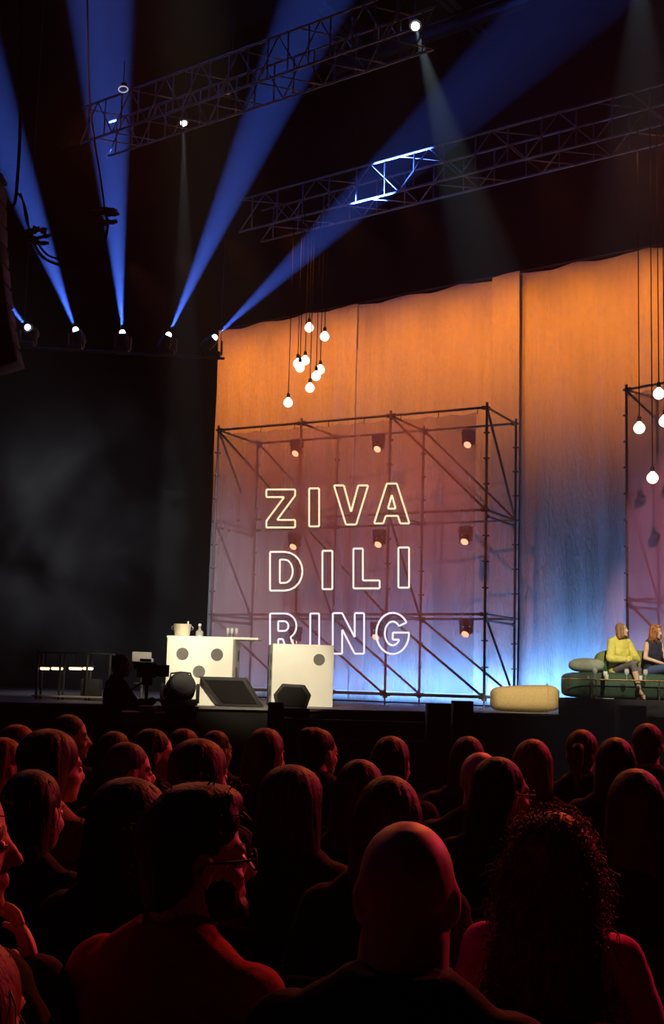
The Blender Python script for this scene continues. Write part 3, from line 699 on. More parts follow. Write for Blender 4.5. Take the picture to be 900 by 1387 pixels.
# steps to the stage
t = thing('stage_steps', 'dark steps up to the stage in front of the right dice', 'steps', (W(480, 990, 18.9).x, 19.2, -1.1))
for k, (zt, dy) in enumerate(((-.14, .25), (-.41, -.05), (-.68, -.35), (-.92, -.65))):
    h = zt+1.1; g = G(); g.box((0, dy, h/2), (2.15, .3, h), None, .006, 1); st = obj('step', g, M['fascia'], t)
    g = G(); g.box((0, dy-.15, h-.005), (2.15, .02, .02), None, .004, 1); obj('nosing', g, mat('nosing', (.10, .085, .08), .5), st)
# backstage rack with strip lights
d_ = 22.0
a = W(52, 952, d_); t = thing('backstage_rack', 'low dark equipment rack at stage side, lit by warm strip lamps', 'rack', (W(100, 950, d_).x, d_, 0)); k = d_/F; H = 62*k
g = G(); g.box((0, 0, H), (100*k, .4, .03), None, .008); obj('shelf', g, M['dark_steel'], t)
g = G(); g.box((0, 0, .06), (106*k, .5, .03), None, .008); obj('shelf', g, mat('rack_shelf', (.3, .24, .18), .6), t)
for sx in (-48, -18, 18, 48):
    for s in (-1, 1): g = G(); g.box((sx*k, s*.17, H/2), (.035, .035, H), None, .005); obj('leg', g, M['dark_steel'], t)
g = G(); g.box((22*k, .05, .075+.15), (26*k, .25, .3), None, .02); o = obj('flight_case', g, M['black'], None, t.location); tag(o, 'black flight case on the lower shelf of the backstage rack', 'case')
for x0, x1, lab in ((55, 67, 'first warm strip lamp from the left under the rack shelf'), (70, 85, 'second warm strip lamp from the left under the rack shelf'), (94, 111, 'third warm strip lamp from the left under the rack shelf'), (113, 126, 'fourth warm strip lamp from the left under the rack shelf')):
    p = W((x0+x1)/2, 905.5, d_-.1); w = (x1-x0)*k; t2 = thing('strip_lamp', lab, 'lamp', p, 0, 'warm strip lamps on the rack')
    g = G(); g.box((0, 0, .035), (w+.02, .06, .03), None, .006); g.cyl((0, 0, .05), (0, 0, H-p.z-.012), .008, n=6); obj('housing', g, M['dark_steel'], t2)
    g = G(); g.cap((-w/2+.02, -.01, 0), (w/2-.02, -.01, 0), .026); obj('tube', g, M['lamp_strip'], t2)

# ------------------------------------------------------------------ people
def join_into(me, parts):
    """append (G, material) pieces to a mesh with their own material slots"""
    bm = bmesh.new(); bm.from_mesh(me)
    for g, m in parts:
        k = len(me.materials) if m not in list(me.materials) else list(me.materials).index(m)
        if k == len(me.materials): me.materials.append(m)
        vs = [bm.verts.new(p) for p in g.v]
        for f in g.f:
            try: q = bm.faces.new([vs[i] for i in f]); q.material_index = k; q.smooth = True
            except ValueError: pass
    bmesh.ops.recalc_face_normals(bm, faces=bm.faces[:]); bm.to_mesh(me); bm.free()
TOR = [(-.11, .0, .15, .12), (-.02, .0, .18, .135), (.08, 0, .172, .128), (.2, -.005, .155, .115), (.32, -.01, .168, .118), (.42, -.012, .180, .110), (.485, -.018, .168, .088), (.53, -.02, .115, .068), (.56, -.018, .066, .058)]
def hand(g, w, d, n, side, curl=.5, s=1.0):
    """palm at wrist w pointing along d, n = back-of-hand normal; five fingers"""
    w = V(w); d = V(d).normalized(); n = V(n); n = (n-d*n.dot(d)).normalized(); x = d.cross(n)*side
    pc = w+d*.05*s; R = Matrix((x, d, n)).transposed()
    g.ell(pc, (.040*s, .052*s, .016*s), R)
    for i, (ox, L) in enumerate(((-.030, .060), (-.010, .072), (.010, .068), (.029, .052))):
        p = pc+d*.035*s+x*ox*s; dd = d+x*ox*4; dd.normalize(); rr = .0085*s
        for k in range(3):
            q = p+dd*L*s*(.45, .32, .26)[k]; g.cap(p, q, rr, rr*.92, 8); p = q; rr *= .92; dd = (dd*cos(curl*.8)-n*sin(curl*.8)).normalized()
    p = pc-x*.034*s-d*.02*s; dd = (d*.75-x*.6-n*.25).normalized()
    for L in (.034, .028): q = p+dd*L*s; g.cap(p, q, .0105*s, .009*s, 8); p = q; dd = (d*.9-n*.4+x*.1).normalized()
def head_prims(g, T):
    def e(c, r): g.ell(T(c), r, T.R, 18, 12)
    e((0, -.012, .03), (.076, .095, .088)); e((0, .033, -.03), (.061, .056, .085)); e((0, .045, -.078), (.044, .042, .036)); e((0, .072, -.1), (.02, .018, .016))
    g.cap(T((0, .084, .008)), T((0, .107, -.028)), .009, .0125, 10); e((.011, .097, -.032), (.009, .010, .007)); e((-.011, .097, -.032), (.009, .010, .007))
    g.cap(T((-.042, .072, .022)), T((.042, .072, .022)), .0125, None, 10)
    for s in (-1, 1):
        e((s*.040, .058, -.032), (.021, .024, .022)); e((s*.0775, -.008, -.004), (.009, .019, .031)); e((s*.079, -.006, -.032), (.007, .009, .009))
    e((0, .087, -.060), (.022, .010, .006)); e((0, .085, -.069), (.019, .010, .007))
class HeadT:
    def __init__(s, c, yaw, pitch, roll=0):
        s.c = V(c); s.R = Matrix.Rotation(-yaw, 3, 'Z') @ Matrix.Rotation(pitch, 3, 'X') @ Matrix.Rotation(roll, 3, 'Y'); s.Ri = s.R.transposed()
    def __call__(s, p): return s.c+s.R @ V(p)
    def inv(s, p): return s.Ri @ (V(p)-s.c)
def groove(me, T, amp, fr, seed, zf=2.5):
    me.update(); nn = [v.normal.copy() for v in me.vertices]
    for v, n in zip(me.vertices, nn):
        q = T.inv(v.co); a = math.atan2(q.x, -q.y)
        am = amp*min(1, max(.12, (math.hypot(q.x, q.y+.02)-.015)/.07))
        v.co += n*am*(noise.noise((a*fr, q.z*zf, seed))+.5*noise.noise((a*fr*2.7, q.z*zf*2, seed+5)))
def hair(style, T, vox, m, parent, seed, near=False, big=1.0, rnd=None):
    rnd = random.Random(seed); g = G()
    def e(c, r): g.ell(T(c), tuple(x for x in r), T.R, 18, 12)
    def drop(z1, w, y1=-.075, rx0=.090, ry=.068, zs=.045):
        R = []; n = 24; K = 10
        for dz_, k_ in ((.072, .35), (.058, .62), (.03, .86)): R.append([T((rx0*k_*cos(2*pi*j/n), -.03+ry*k_*sin(2*pi*j/n), zs+dz_)) for j in range(n)])
        for i in range(K+1):
            u = i/K; z = zs+(z1-zs)*u; rx = rx0*(1-u)+w*u; yc = -.035*(1-u)+y1*u; r2 = ry*(1-.25*u)
            if u > .85: rx *= 1-(u-.85)*1.6; r2 *= 1-(u-.85)*1.5
            R.append([T((rx*cos(2*pi*j/n), yc+r2*sin(2*pi*j/n), z)) for j in range(n)])
        g.rings(R)
    if style in ('short', 'long', 'bob', 'pony', 'bun', 'curly', 'full', 'quiff'):
        e((0, -.022, .042), (.083*big, .096*big, .090*big)); e((0, -.052, -.02), (.074, .055, .065))
    if style == 'short': e((0, -.06, -.055), (.06, .04, .05))
    if style == 'quiff': e((0, -.06, -.055), (.062, .042, .05)); e((0, .045, .105), (.062, .045, .032)); e((.0, .0, .115), (.068, .07, .03)); e((.045, .02, .075), (.04, .05, .04)); e((-.045, .02, .075), (.04, .05, .04))
    if style == 'long': drop(-.30, .105, -.125)
    if style == 'bob': drop(-.155, .118, -.03, .100, .080); e((.066, .025, .02), (.030, .05, .07)); e((-.066, .025, .02), (.030, .05, .07)); e((.082, .03, -.06), (.026, .04, .08)); e((-.082, .03, -.06), (.026, .04, .08))
    if style == 'full':
        e((0, -.03, .045), (.100, .108, .093)); drop(-.17, .125, -.06, .105, .085)
    if style == 'pony': e((0, -.115, .03), (.032, .03, .032)); g.cap(T((0, -.125, .03)), T((0, -.135, -.16)), .034, .018); e((0, -.06, -.055), (.06, .035, .05))
    if style == 'bun': e((0, -.095, .095), (.050, .046, .042)); e((0, -.06, -.055), (.06, .035, .05)); e((0, -.05, .1), (.06, .06, .04))
    if style == 'curly':
        e((0, -.03, .04), (.100*big, .105*big, .092)); drop(-.345*big, .146*big, -.15, .112*big, .092)
    if style == 'curlyface':
        e((0, -.03, .045), (.098, .088, .088)); drop(-.2, .125, -.04, .105, .075)
        for s in (-1, 1): e((s*.075, .02, .0), (.035, .05, .075)); e((s*.09, .0, -.09), (.045, .055, .07))
        e((.0, .035, .095), (.075, .045, .03))
    if style == 'rim':
        for k in range(9): a = RAD(200+140*k/8); e((.073*cos(a), -.012+.09*sin(a), -.02), (.02, .02, .035))
    me = remesh(g, vox, 'hair', 2)
    groove(me, T, .004 if style in ('short', 'quiff', 'rim') else .0042, 7, seed)
    if style in ('curly', 'curlyface'):
        coils = []; n = 1500 if near else 260; cg = G(); me.update()
        vs = [v for v in me.vertices]; 
        for k in range(n):
            v = rnd.choice(vs); q = T.inv(v.co)
            if style == 'curlyface' and q.y > .04 and abs(q.x) < .05: continue
            nrm = v.normal.copy(); L = rnd.uniform(.04, .10); dr = (V((0, 0, -1))*.9+nrm*.55+V((rnd.uniform(-.4, .4), rnd.uniform(-.4, .4), 0))).normalized()
            if rnd.random() < (.6 if near and q.z > .05 else .18): dr = (nrm+V((rnd.uniform(-.6, .6), rnd.uniform(-.6, .6), rnd.uniform(-.3, .5)))).normalized(); L *= .35
            u = dr.orthogonal().normalized(); w = dr.cross(u); rr = rnd.uniform(.003, .0075); ph = rnd.uniform(0, 6.28); N = 13 if near else 10; tw = rnd.uniform(1.5, 3)
            P = [v.co-nrm*.004+dr*(L*i/N)+nrm*.006*sin(pi*i/N)+u*(rr*cos(ph+tw*2*pi*i/N))+w*(rr*sin(ph+tw*2*pi*i/N)) for i in range(N+1)]
            cg.tube(P, lambda t_: (.0021 if near else .0038)*(1-.6*t_), 4)
        me.materials.append(m); join_into(me, [(cg, m)])
    elif near:
        cg = G(); me.update(); vs = list(me.vertices)
        for k in range(90):        # stray hairs along the outline
            v = rnd.choice(vs); nrm = v.normal.copy(); L = rnd.uniform(.03, .09)
            dr = (V((0, 0, -1))+nrm*.25+V((rnd.uniform(-.3, .3), rnd.uniform(-.3, .3), 0))).normalized()
            if style in ('short', 'quiff'): L *= .35; dr = (nrm*.6+dr*.5).normalized()
            cg.tube([v.co+dr*L*t_+nrm*.012*sin(3*t_) for t_ in (0, .33, .66, 1)], lambda t_: .0016*(1-.7*t_), 4)
        me.materials.append(m); join_into(me, [(cg, m)])
    me.polygons.foreach_set('use_smooth', [True]*len(me.polygons))
    return link('hair', me, m, parent)
def person(label, loc, yaw, s=1.0, fem=False, skin='mid', hairstyle='short', hcol='brown', top='dark', bottom='charcoal', hyaw=0, hpitch=0, lean=.05, vox=.012, seed=1,
           standing=False, J=None, sleeves=True, glasses=False, near=False, group=None, topname='top', big=1.0, topinf=.016, shoes='dark', hunch=0, hroll=0, neck=None):
    hz = .93 if standing else .50
    J0 = dict(elbow=[(.25, .06, .22), (.25, .06, .22)], wrist=[(.12, .28, .12), (.12, .28, .12)], handd=[(-.5, .8, -.1), (.5, .8, -.1)], knee=[(.11, .44, .02), (.11, .44, .02)], ankle=[(.11, .42, -.41), (.11, .42, -.41)], toe=[(.02, 1, -.25)]*2)
    if standing: J0.update(knee=[(.10, .02, -.43)]*2, ankle=[(.11, -.02, -.85)]*2)
    if J: J0.update(J)
    fw = .90 if fem else 1.0
    SHX, SHZ = .172*fw, .468
    def tp(x, y, z): return V((x, y+lean*z+hunch*max(0, z-.2)**2, hz+z))
    def side(i, p): return V((p[0]*(1 if i == 0 else -1), p[1], p[2]+hz))
    hc = tp(0, .035, .685); T = HeadT(hc, RAD(hyaw), RAD(hpitch), RAD(hroll))
    def torso(g, inf, z0=-9, z1=9):
        R = []
        for z, y, rx, ry in TOR:
            if z0 <= z <= z1: c = tp(0, y, z); R.append([c+V(((rx*fw+inf)*cos(a), (ry+inf)*sin(a), 0)) for a in [2*pi*j/22 for j in range(22)]])
        g.rings(R)
    def bust(g, inf):
        if fem:
            for x in (-.06, .06): g.ell(tp(x, .062, .30), (.072+inf, .058+inf*.8, .078+inf))
    def armj(i): return tp(SHX*(1 if i == 0 else -1), -.012, SHZ), side(i, J0['elbow'][i]), side(i, J0['wrist'][i])
    g = G(); torso(g, 0); bust(g, 0)
    nr = neck or (.052 if fem else .062); g.cap(tp(0, -.014, .50), T((0, -.022, -.055)), nr*1.05, nr, 16)
    for x in (-1, 1): g.cap(tp(x*.04, -.02, .545), tp(x*.13*fw, -.02, .475), .042, .05); head_prims(g, T)
    hands = G()
    for i in (0, 1):
        a, b, c = armj(i); k = .92 if fem else 1
        g.cap(a, b, .052*k, .041*k); g.cap(b, c, .040*k, .027*k)
        h = V(J0['handd'][i]); hand(g if vox < .007 else hands, c, h, J0.get('handn', [(0, 0, 1)]*2)[i], -1 if i == 0 else 1, .5, .95)
        hp = V(((.088 if i == 0 else -.088), .0, hz)); kn, an = side(i, J0['knee'][i]), side(i, J0['ankle'][i])
        g.cap(hp, kn, .082, .055); g.cap(kn, kn.lerp(an, .35), .052, .054); g.cap(kn.lerp(an, .35), an, .054, .036)
        t_ = V(J0['toe'][i]); t_.normalize(); g.cap(an+V((0, 0, -.035)), an+t_*.15+V((0, 0, -.035)), .034, .026)
    me = remesh(g, vox, 'person', 2); me.materials.append(M['skin_'+skin])
    parts = []
    if hands.v: parts.append((hands, M['skin_'+skin]))
    ew = G(); ei = G()
    for x in (-.031, .031): ew.ell(T((x, .0765, -.001)), .0115, None, 10, 7); ei.ell(T((x, .0855, -.001)), .0052, None, 8, 6)
    parts += [(ew, M['eye']), (ei, M['iris'])]
    join_into(me, parts)
    me.materials.append(M['lip']); me.materials.append(M['brow']); li = len(me.materials)-2
    for p in me.polygons:
        q = T.inv(p.center)
        if q.y > .082 and abs(q.x) < .022 and -.077 < q.z < -.054: p.material_index = li
        elif q.y > .062 and .014 < abs(q.x) < .046 and .022 < q.z < .033: p.material_index = li+1
    me.polygons.foreach_set('use_smooth', [True]*len(me.polygons))
    o = link('person', me, None, None, loc); o.rotation_euler = (0, 0, -RAD(yaw)); o.scale = (s, s, s); tag(o, label, 'person', group)
    # clothes
    g = G(); torso(g, topinf, -.2 if topname != 'top_short' else -.05, .535); bust(g, topinf)
    if sleeves:
        for i in (0, 1):
            a, b, c = armj(i); x = topinf; g.ell(a, .058+x); g.cap(a, b, .054+x, .044+x*1.1); g.cap(b, b.lerp(c, .93), .044+x*1.1, .032+x*.9)
    R = []
    for x in (-1, 1): g.cap(tp(x*.04, -.02, .55), tp(x*.13*fw, -.02, .478), .045+topinf*.7, .052+topinf)
    cr_ = (neck-.052) if neck else (0 if fem else .009)
    for z, rr in ((.50, .088), (.535, .080+cr_), (.565, .074+cr_), (.59, .068+cr_)): c = tp(0, -.018, z); R.append([c+V((rr*cos(a), rr*.95*sin(a), 0)) for a in [2*pi*j/20 for j in range(20)]])
    g.rings(R)
    me = remesh(g, max(vox, .008), topname, 2); me.update(); nn = [v.normal.copy() for v in me.vertices]
    for v, n in zip(me.vertices, nn): v.co += n*.006*(noise.noise(v.co*9+V((seed, 0, 0)))+.6*noise.noise(v.co*22+V((0, seed, 0))))
    link(topname, me, M['c_'+top], o)
    g = G(); torso(g, .012, -.2, .09)
    for i in (0, 1):
        hp = V(((.088 if i == 0 else -.088), .0, hz)); kn, an = side(i, J0['knee'][i]), side(i, J0['ankle'][i]); e_ = kn.lerp(an, J0.get('cuff', (.95, .95))[i])
        g.cap(hp, kn, .094, .068); g.cap(kn, e_, .066, .054)
    link('trousers', remesh(g, max(vox, .009), 'trousers', 2), M['c_'+bottom], o)
    for i in (0, 1):
        an = side(i, J0['ankle'][i]); t_ = V(J0['toe'][i]).normalized(); g = G()
        if shoes == 'sandal':
            g.cap(an+V((0, -.02, -.07)), an+t_*.17+V((0, 0, -.065)), .022, .022, 8); g.cap(an+t_*.1+V((-.035, 0, -.04)), an+t_*.1+V((.035, 0, -.04)), .012); g.tube([an+V((.040*cos(a), .040*sin(a), -.01)) for a in [2*pi*k/12 for k in range(12)]], .007, 6, True)
        else: g.cap(an+V((0, -.02, -.035)), an+t_*.17+V((0, 0, -.04)), .042, .034); g.ell(an+V((0, 0, -.02)), (.044, .05, .04))
        link('shoe', remesh(g, .008, 'shoe', 1), M['c_beige' if shoes == 'sandal' else 'c_'+shoes], o)
    if hairstyle: hair(hairstyle, T, max(min(vox, .009), .007), M['hair_'+hcol], o, seed, near, big)
    if glasses:
        g = G()
        for x in (-.034, .034): g.tube([T((x+.026*cos(a), .104-.25*abs(.026*cos(a)), .0+.019*sin(a))) for a in [2*pi*k/18 for k in range(18)]], .0022, 6, True)
        g.tube([T((-.009, .106, .004)), T((0, .109, .006)), T((.009, .106, .004))], .002, 6)
        for x in (-1, 1): g.tube([T((x*.060, .097, .004)), T((x*.082, .05, .006)), T((x*.086, -.005, .008)), T((x*.084, -.022, -.01))], .0026, 6)
        obj('glasses', g, M['black'], o)
    return o

# ---- audience: (px, head-top py, distance, body yaw, head yaw, hair, hair colour, top, skin, female, label)
AUD = [
 (545, 1116, 2.02, 14, -4, None, 'grey', 'dark', 'ruddy', 0, 'bald man in dark jacket seen from behind, lower centre of the audience'),
 (243, 1074, 2.38, 35, 33, 'quiff', 'brown', 'crimson', 'mid', 0, 'bearded man in glasses and dark red shirt, face turned right, lower left of the audience'),
 (748, 1097, 3.02, 18, 0, 'curly', 'auburn', 'magenta', 'light', 1, 'woman with long curly hair and magenta pullover, seen from behind'),
 (-88, 1046, 2.30, 35, 45, 'short', 'brown', 'plum', 'ruddy', 0, 'man cut by the left edge, profile turned right with his fist at his chin'),
 (-78, 1272, 1.62, 25, -10, 'long', 'auburn', 'moss', 'mid', 1, 'person with reddish hair cut by the lower left corner'),
 (525, 1053, 3.30, 12, 0, 'long', 'chestnut', 'dark', 'mid', 1, 'woman with smooth shoulder length hair directly beyond the bald man'),
 (393, 1039, 3.90, 20, 10, 'full', 'brown', 'charcoal', 'mid', 1, 'woman with large dark hair between the man in glasses and the bald man'),
 (168, 1057, 3.10, 25, 5, 'full', 'black', 'dark', 'mid', 1, 'woman with wide dark hair just beyond the man in glasses'),
 (36, 1044, 3.60, 20, 5, 'long', 'black', 'dark', 'mid', 1, 'person with long black hair above the man with fist at chin'),
 (486, 1030, 4.30, 15, 5, 'long', 'brown', 'dark', 'mid', 1, 'woman with rounded dark hair left of and beyond the smooth-haired woman'),
 (676, 1027, 4.30, 22, 38, 'long', 'black', 'dark', 'mid', 1, 'woman with long black hair and glasses looking right, beyond the curly haired woman'),
 (863, 1043, 3.90, 12, 4, 'long', 'brown', 'dark', 'mid', 1, 'person with long dark hair near the right edge, below the seated women'),
 (267, 1003, 4.45, 22, 15, 'full', 'chestnut', 'navy', 'mid', 1, 'woman with big reddish brown hair below the large wedge monitor'),
 (62, 990, 4.40, 28, 25, 'full', 'brown', 'beige', 'mid', 1, 'woman with bushy hair and beige top raising a hand near the left edge'),
 (168, 1007, 5.20, 26, 42, 'short', 'brown', 'dark', 'mid', 0, 'short haired man in profile facing right, below the camera operator'),
 (649, 1019, 4.90, 18, 10, None, 'grey', 'charcoal', 'ruddy', 0, 'bald man farther off with a shiny crown below the mustard pouf'),
 (633, 998, 6.30, 15, 0, 'long', 'brown', 'charcoal', 'mid', 1, 'woman with long straight hair just beyond the distant bald man'),
 (721, 1002, 5.60, 14, 0, 'long', 'auburn', 'dark', 'light', 1, 'woman with smooth reddish hair below the right end of the pouf'),
 (789, 989, 6.70, 14, 8, 'pony', 'chestnut', 'dark', 'mid', 1, 'person with ponytail below the left end of the sofa riser'),
 (835, 1000, 5.70, 14, 5, 'long', 'black', 'dark', 'mid', 1, 'person with smooth black hair below the woman in yellow'),
 (878, 981, 7.10, 16, 8, 'short', 'brown', 'dark', 'mid', 0, 'short haired man near the right edge below the curly woman on the sofa'),
 (529, 998, 5.60, 16, 12, 'long', 'brown', 'dark', 'mid', 1, 'woman with long dark hair below the two speaker boxes'),
 (431, 988, 6.50, 18, 30, 'bun', 'black', 'navy', 'mid', 1, 'person with hair put up, looking right, in front of the stage steps'),
 (357, 987, 5.70, 18, 8, 'long', 'chestnut', 'dark', 'mid', 1, 'woman with long straight hair below the small monitor'),
 (291, 990, 7.50, 20, 25, 'long', 'chestnut', 'charcoal', 'mid', 1, 'person with brown hair just right of the big reddish brown hair'),
 (247, 988, 6.75, 20, 20, 'short', 'chestnut', 'dark', 'mid', 0, 'person with short brown hair just beyond the big reddish brown hair'),
 (203, 988, 5.95, 24, 48, 'long', 'black', 'dark', 'light', 1, 'dark haired woman with pale profile facing right, below the floor spotlight'),
 (152, 991, 6.70, 22, 18, 'long', 'brown', 'dark', 'mid', 1, 'person with dark hair behind the short haired man in profile'),
 (89, 969, 7.00, 30, 48, 'short', 'brown', 'dark', 'mid', 0, 'man with short hair in profile below the backstage rack'),
 (18, 983, 5.90, 30, 45, 'short', 'auburn', 'dark', 'mid', 0, 'reddish haired person in profile at the left edge, upper one of two'),
 (-2, 1000, 5.15, 30, 30, 'long', 'auburn', 'dark', 'mid', 1, 'reddish haired person at the left edge, lower one of two'),
]
SHORT = ['bald man in the lower centre', 'man in glasses and red shirt', 'curly haired woman in magenta', 'man with his fist at his chin', 'reddish haired person in the lower left corner', 'smooth-haired woman beyond the bald man', 'woman left of the bald man', 'wide-haired woman beyond the man in glasses', 'long black haired person near the left edge', 'rounded-haired woman beyond the bald man', 'woman in glasses with long black hair', 'long-haired person near the right edge', 'woman with big reddish brown hair', 'woman raising a hand', 'short haired man in profile', 'distant bald man', 'straight-haired woman beyond the distant bald man', 'smooth reddish haired woman', 'person with ponytail', 'black haired person below the woman in yellow', 'short haired man near the right edge', 'long-haired woman below the speaker boxes', 'person with hair put up', 'straight-haired woman below the small monitor', 'person right of the big reddish brown hair', 'short haired person beyond the big reddish brown hair', 'pale-profiled woman below the floor spotlight', 'dark haired person behind the man in profile', 'man in profile below the backstage rack', 'upper reddish haired person at the left edge', 'lower reddish haired person at the left edge']
seat_proto = None
def theatre_seat(loc, yaw, label):
    global seat_proto
    if seat_proto is None:
        t = thing('theatre_seat', label, 'seat', loc, -RAD(yaw), 'dark theatre seats')
        g = G(); g.box((0, .06, .385), (.46, .46, .09), None, .03, 3); obj('seat', g, M['seat'], t)
        g = G(); g.box((0, -.215, .60), (.48, .08, .50), Matrix.Rotation(RAD(6), 3, 'X'), .035, 3); obj('backrest', g, M['seat'], t)
        for s in (-1, 1):
            g = G(); g.box((s*.275, .02, .55), (.05, .40, .04), None, .015); g.box((s*.275, .0, .27), (.03, .34, .54), None, .006, 1); obj('armrest', g, M['black'], t)
        g = G(); g.box((0, .02, .17), (.06, .3, .34), None, .01); g.box((0, .02, .01), (.4, .34, .02), None, .005); obj('pedestal', g, M['black'], t)
        seat_proto = t; return t
    return dup(seat_proto, loc, -RAD(yaw), label)
for i, (px, py, d, by, hy, hs, hcx, top, sk, fem, lab) in enumerate(AUD):
    wp = W(px, py, d); extra = {None: 0, 'short': .008, 'curly': .018, 'full': .012}.get(hs, .010)
    s = (wp.z-extra+1.1)/1.303; print('AUD', i, round(s, 3)); s = min(max(s, .9), 1.1); z0 = wp.z-extra-1.303*s
    near = d < 3.8; kw = {}
    if i == 0: kw['neck'] = .071
    if i == 3: kw['J'] = dict(elbow=[(.21, .22, .16), (.25, .06, .22)], wrist=[(.06, .20, .46), (.12, .28, .12)], handd=[(-.7, .2, .6), (.5, .8, -.1)], handn=[(.5, 1, .4), (0, 0, 1)])
    if i == 13: kw['J'] = dict(elbow=[(.30, .20, .22), (.25, .06, .22)], wrist=[(.20, .16, .50), (.12, .28, .12)], handd=[(-.3, .1, .9), (.5, .8, -.1)], handn=[(1, 0, 0), (0, 0, 1)])
    x = wp.x; zb = -1.1 if abs(z0+1.1) < .0 else z0
    p = person(lab, (x, d, zb), by, s, bool(fem), sk, hs, hcx, top, 'charcoal', hy, 3 if i == 1 else 0, .03, .0085 if near else .012, i+1, glasses=(i in (1, 10)), near=near, hunch=.0, big=1.0, **kw)
    if i == 1:
        T = HeadT(V((0, .035+.03*.685, 1.185)), RAD(hy), RAD(3)); g = G()
        for c, r in (((0, .055, -.088), (.050, .044, .034)), ((.045, .03, -.06), (.022, .04, .045)), ((-.045, .03, -.06), (.022, .04, .045)), ((0, .082, -.105), (.026, .02, .018))): g.ell(T(c), r, T.R)
        me = remesh(g, .007, 'beard', 1); groove(me, T, .004, 9, 3); link('beard', me, M['hair_black'], p)
    theatre_seat((x, d, zb), by, 'dark theatre seat of the '+SHORT[i])

# ---- stage women
fl = RZ
q = W(839, 900, 21.75)
person('woman in yellow sweater with chin length hair sitting cross-legged on the green sofa', (q.x, 21.78, fl), 158, 1.0, True, 'light', 'bob', 'bobbrown', 'yellow', 'greypattern', -32, 8, .10, .0065, 51,
    J=dict(elbow=[(.27, .14, .19), (.27, .14, .19)], wrist=[(.05, .38, .17), (-.02, .33, .20)], handd=[(-.9, .3, -.2), (.9, .3, -.25)], knee=[(.03, .46, .10), (.10, .42, .0)], ankle=[(-.06, .50, -.30), (.13, .36, -.42)], toe=[(-.1, .75, -.65), (.1, 1, -.25)], cuff=(.30, .95)), topname='sweater', topinf=.026, shoes='sandal')
q = W(885, 900, 21.75)
person('woman with curly copper hair, navy sleeveless top and jeans on the green sofa', (q.x, 21.80, fl), 150, .99, True, 'light', 'curlyface', 'copper', 'navytop', 'jeans', -14, -6, .10, .0065, 52,
    J=dict(elbow=[(.24, .08, .22), (.24, .10, .20)], wrist=[(.07, .30, .14), (.04, .33, .12)], handd=[(-.7, .6, -.2), (.7, .6, -.2)], knee=[(.06, .46, .06), (.10, .44, .0)], ankle=[(-.02, .46, -.36), (.12, .38, -.42)], toe=[(0, .9, -.4), (.1, 1, -.25)]), sleeves=False, shoes='white')
# ---- camera operator with camera
wp = W(160, 886, 14.0)
s_ = (wp.z-.01+1.1)/1.733
person('camera operator standing in dark clothes before the stage, facing right behind a camera', (wp.x, 14.0, -1.1), 62, s_, False, 'mid', 'short', 'brown', 'dark', 'dark', 15, 0, .02, .010, 61, standing=True,
    J=dict(elbow=[(.24, .16, .24), (.25, .10, .22)], wrist=[(.13, .38, .32), (.13, .36, .30)], handd=[(-.2, 1, .2), (.2, 1, .2)]))
p = W(200, 908, 13.8); t = thing('video_camera', 'black video camera on a tripod in front of the camera operator', 'camera', (p.x, 13.8, -1.1), -RAD(48)); H = p.z+1.1; t.scale = (.62, .62, 1)
g = G(); g.box((0, -.02, H), (.14, .34, .16), None, .02); g.box((0, -.05, H+.11), (.05, .22, .03), None, .01); obj('camera_body', g, M['black'], t)
g = G(); g.cyl((0, .15, H), (0, .32, H), .06, .065, 20); g.box((0, .36, H), (.17, .1, .13), None, .01); obj('lens_hood', g, M['black'], t)
g = G(); g.box((-.1, -.16, H+.05), (.06, .12, .08), None, .01); obj('viewfinder', g, M['black'], t)
g = G(); g.box((0, 0, H-.12), (.13, .16, .09), None, .02); g.cyl((0, 0, .9), (0, 0, H-.1), .03); g.cyl((.05, -.1, H-.12), (.1, -.46, H-.24), .012); obj('tripod_head', g, M['black'], t)
for k in range(3): a = 2*pi*k/3+.4; g = G(); g.cyl((.05*cos(a), .05*sin(a), 1.15), (.42*cos(a), .42*sin(a), .012), .022, .016, 10); obj('leg', g, M['black'], t)
# pit camera gear half hidden by heads
p = W(186, 972, 11.5); t = thing('pit_camera', 'small camera rig with a reddish sheen in the pit below the bar stool', 'camera', (p.x, 11.5, -1.1), RAD(20)); H = p.z+1.1
M['rig'] = mat('rig_maroon', (.10, .05, .05), .5)
g = G(); g.box((0, 0, H), (.30, .2, .12), None, .03); g.box((.08, 0, H+.08), (.14, .16, .06), None, .02); obj('camera_body', g, M['rig'], t)
g = G(); g.cyl((.14, 0, H), (.26, 0, H), .055, .06, 18); obj('lens', g, M['black'], t)
g = G(); g.cyl((0, 0, .5), (0, 0, H-.05), .03); obj('tripod_head', g, M['black'], t)
for k in range(3): a = 2*pi*k/3; g = G(); g.cyl((.04*cos(a), .04*sin(a), .7), (.34*cos(a), .34*sin(a), .012), .02, .014, 10); obj('leg', g, M['black'], t)

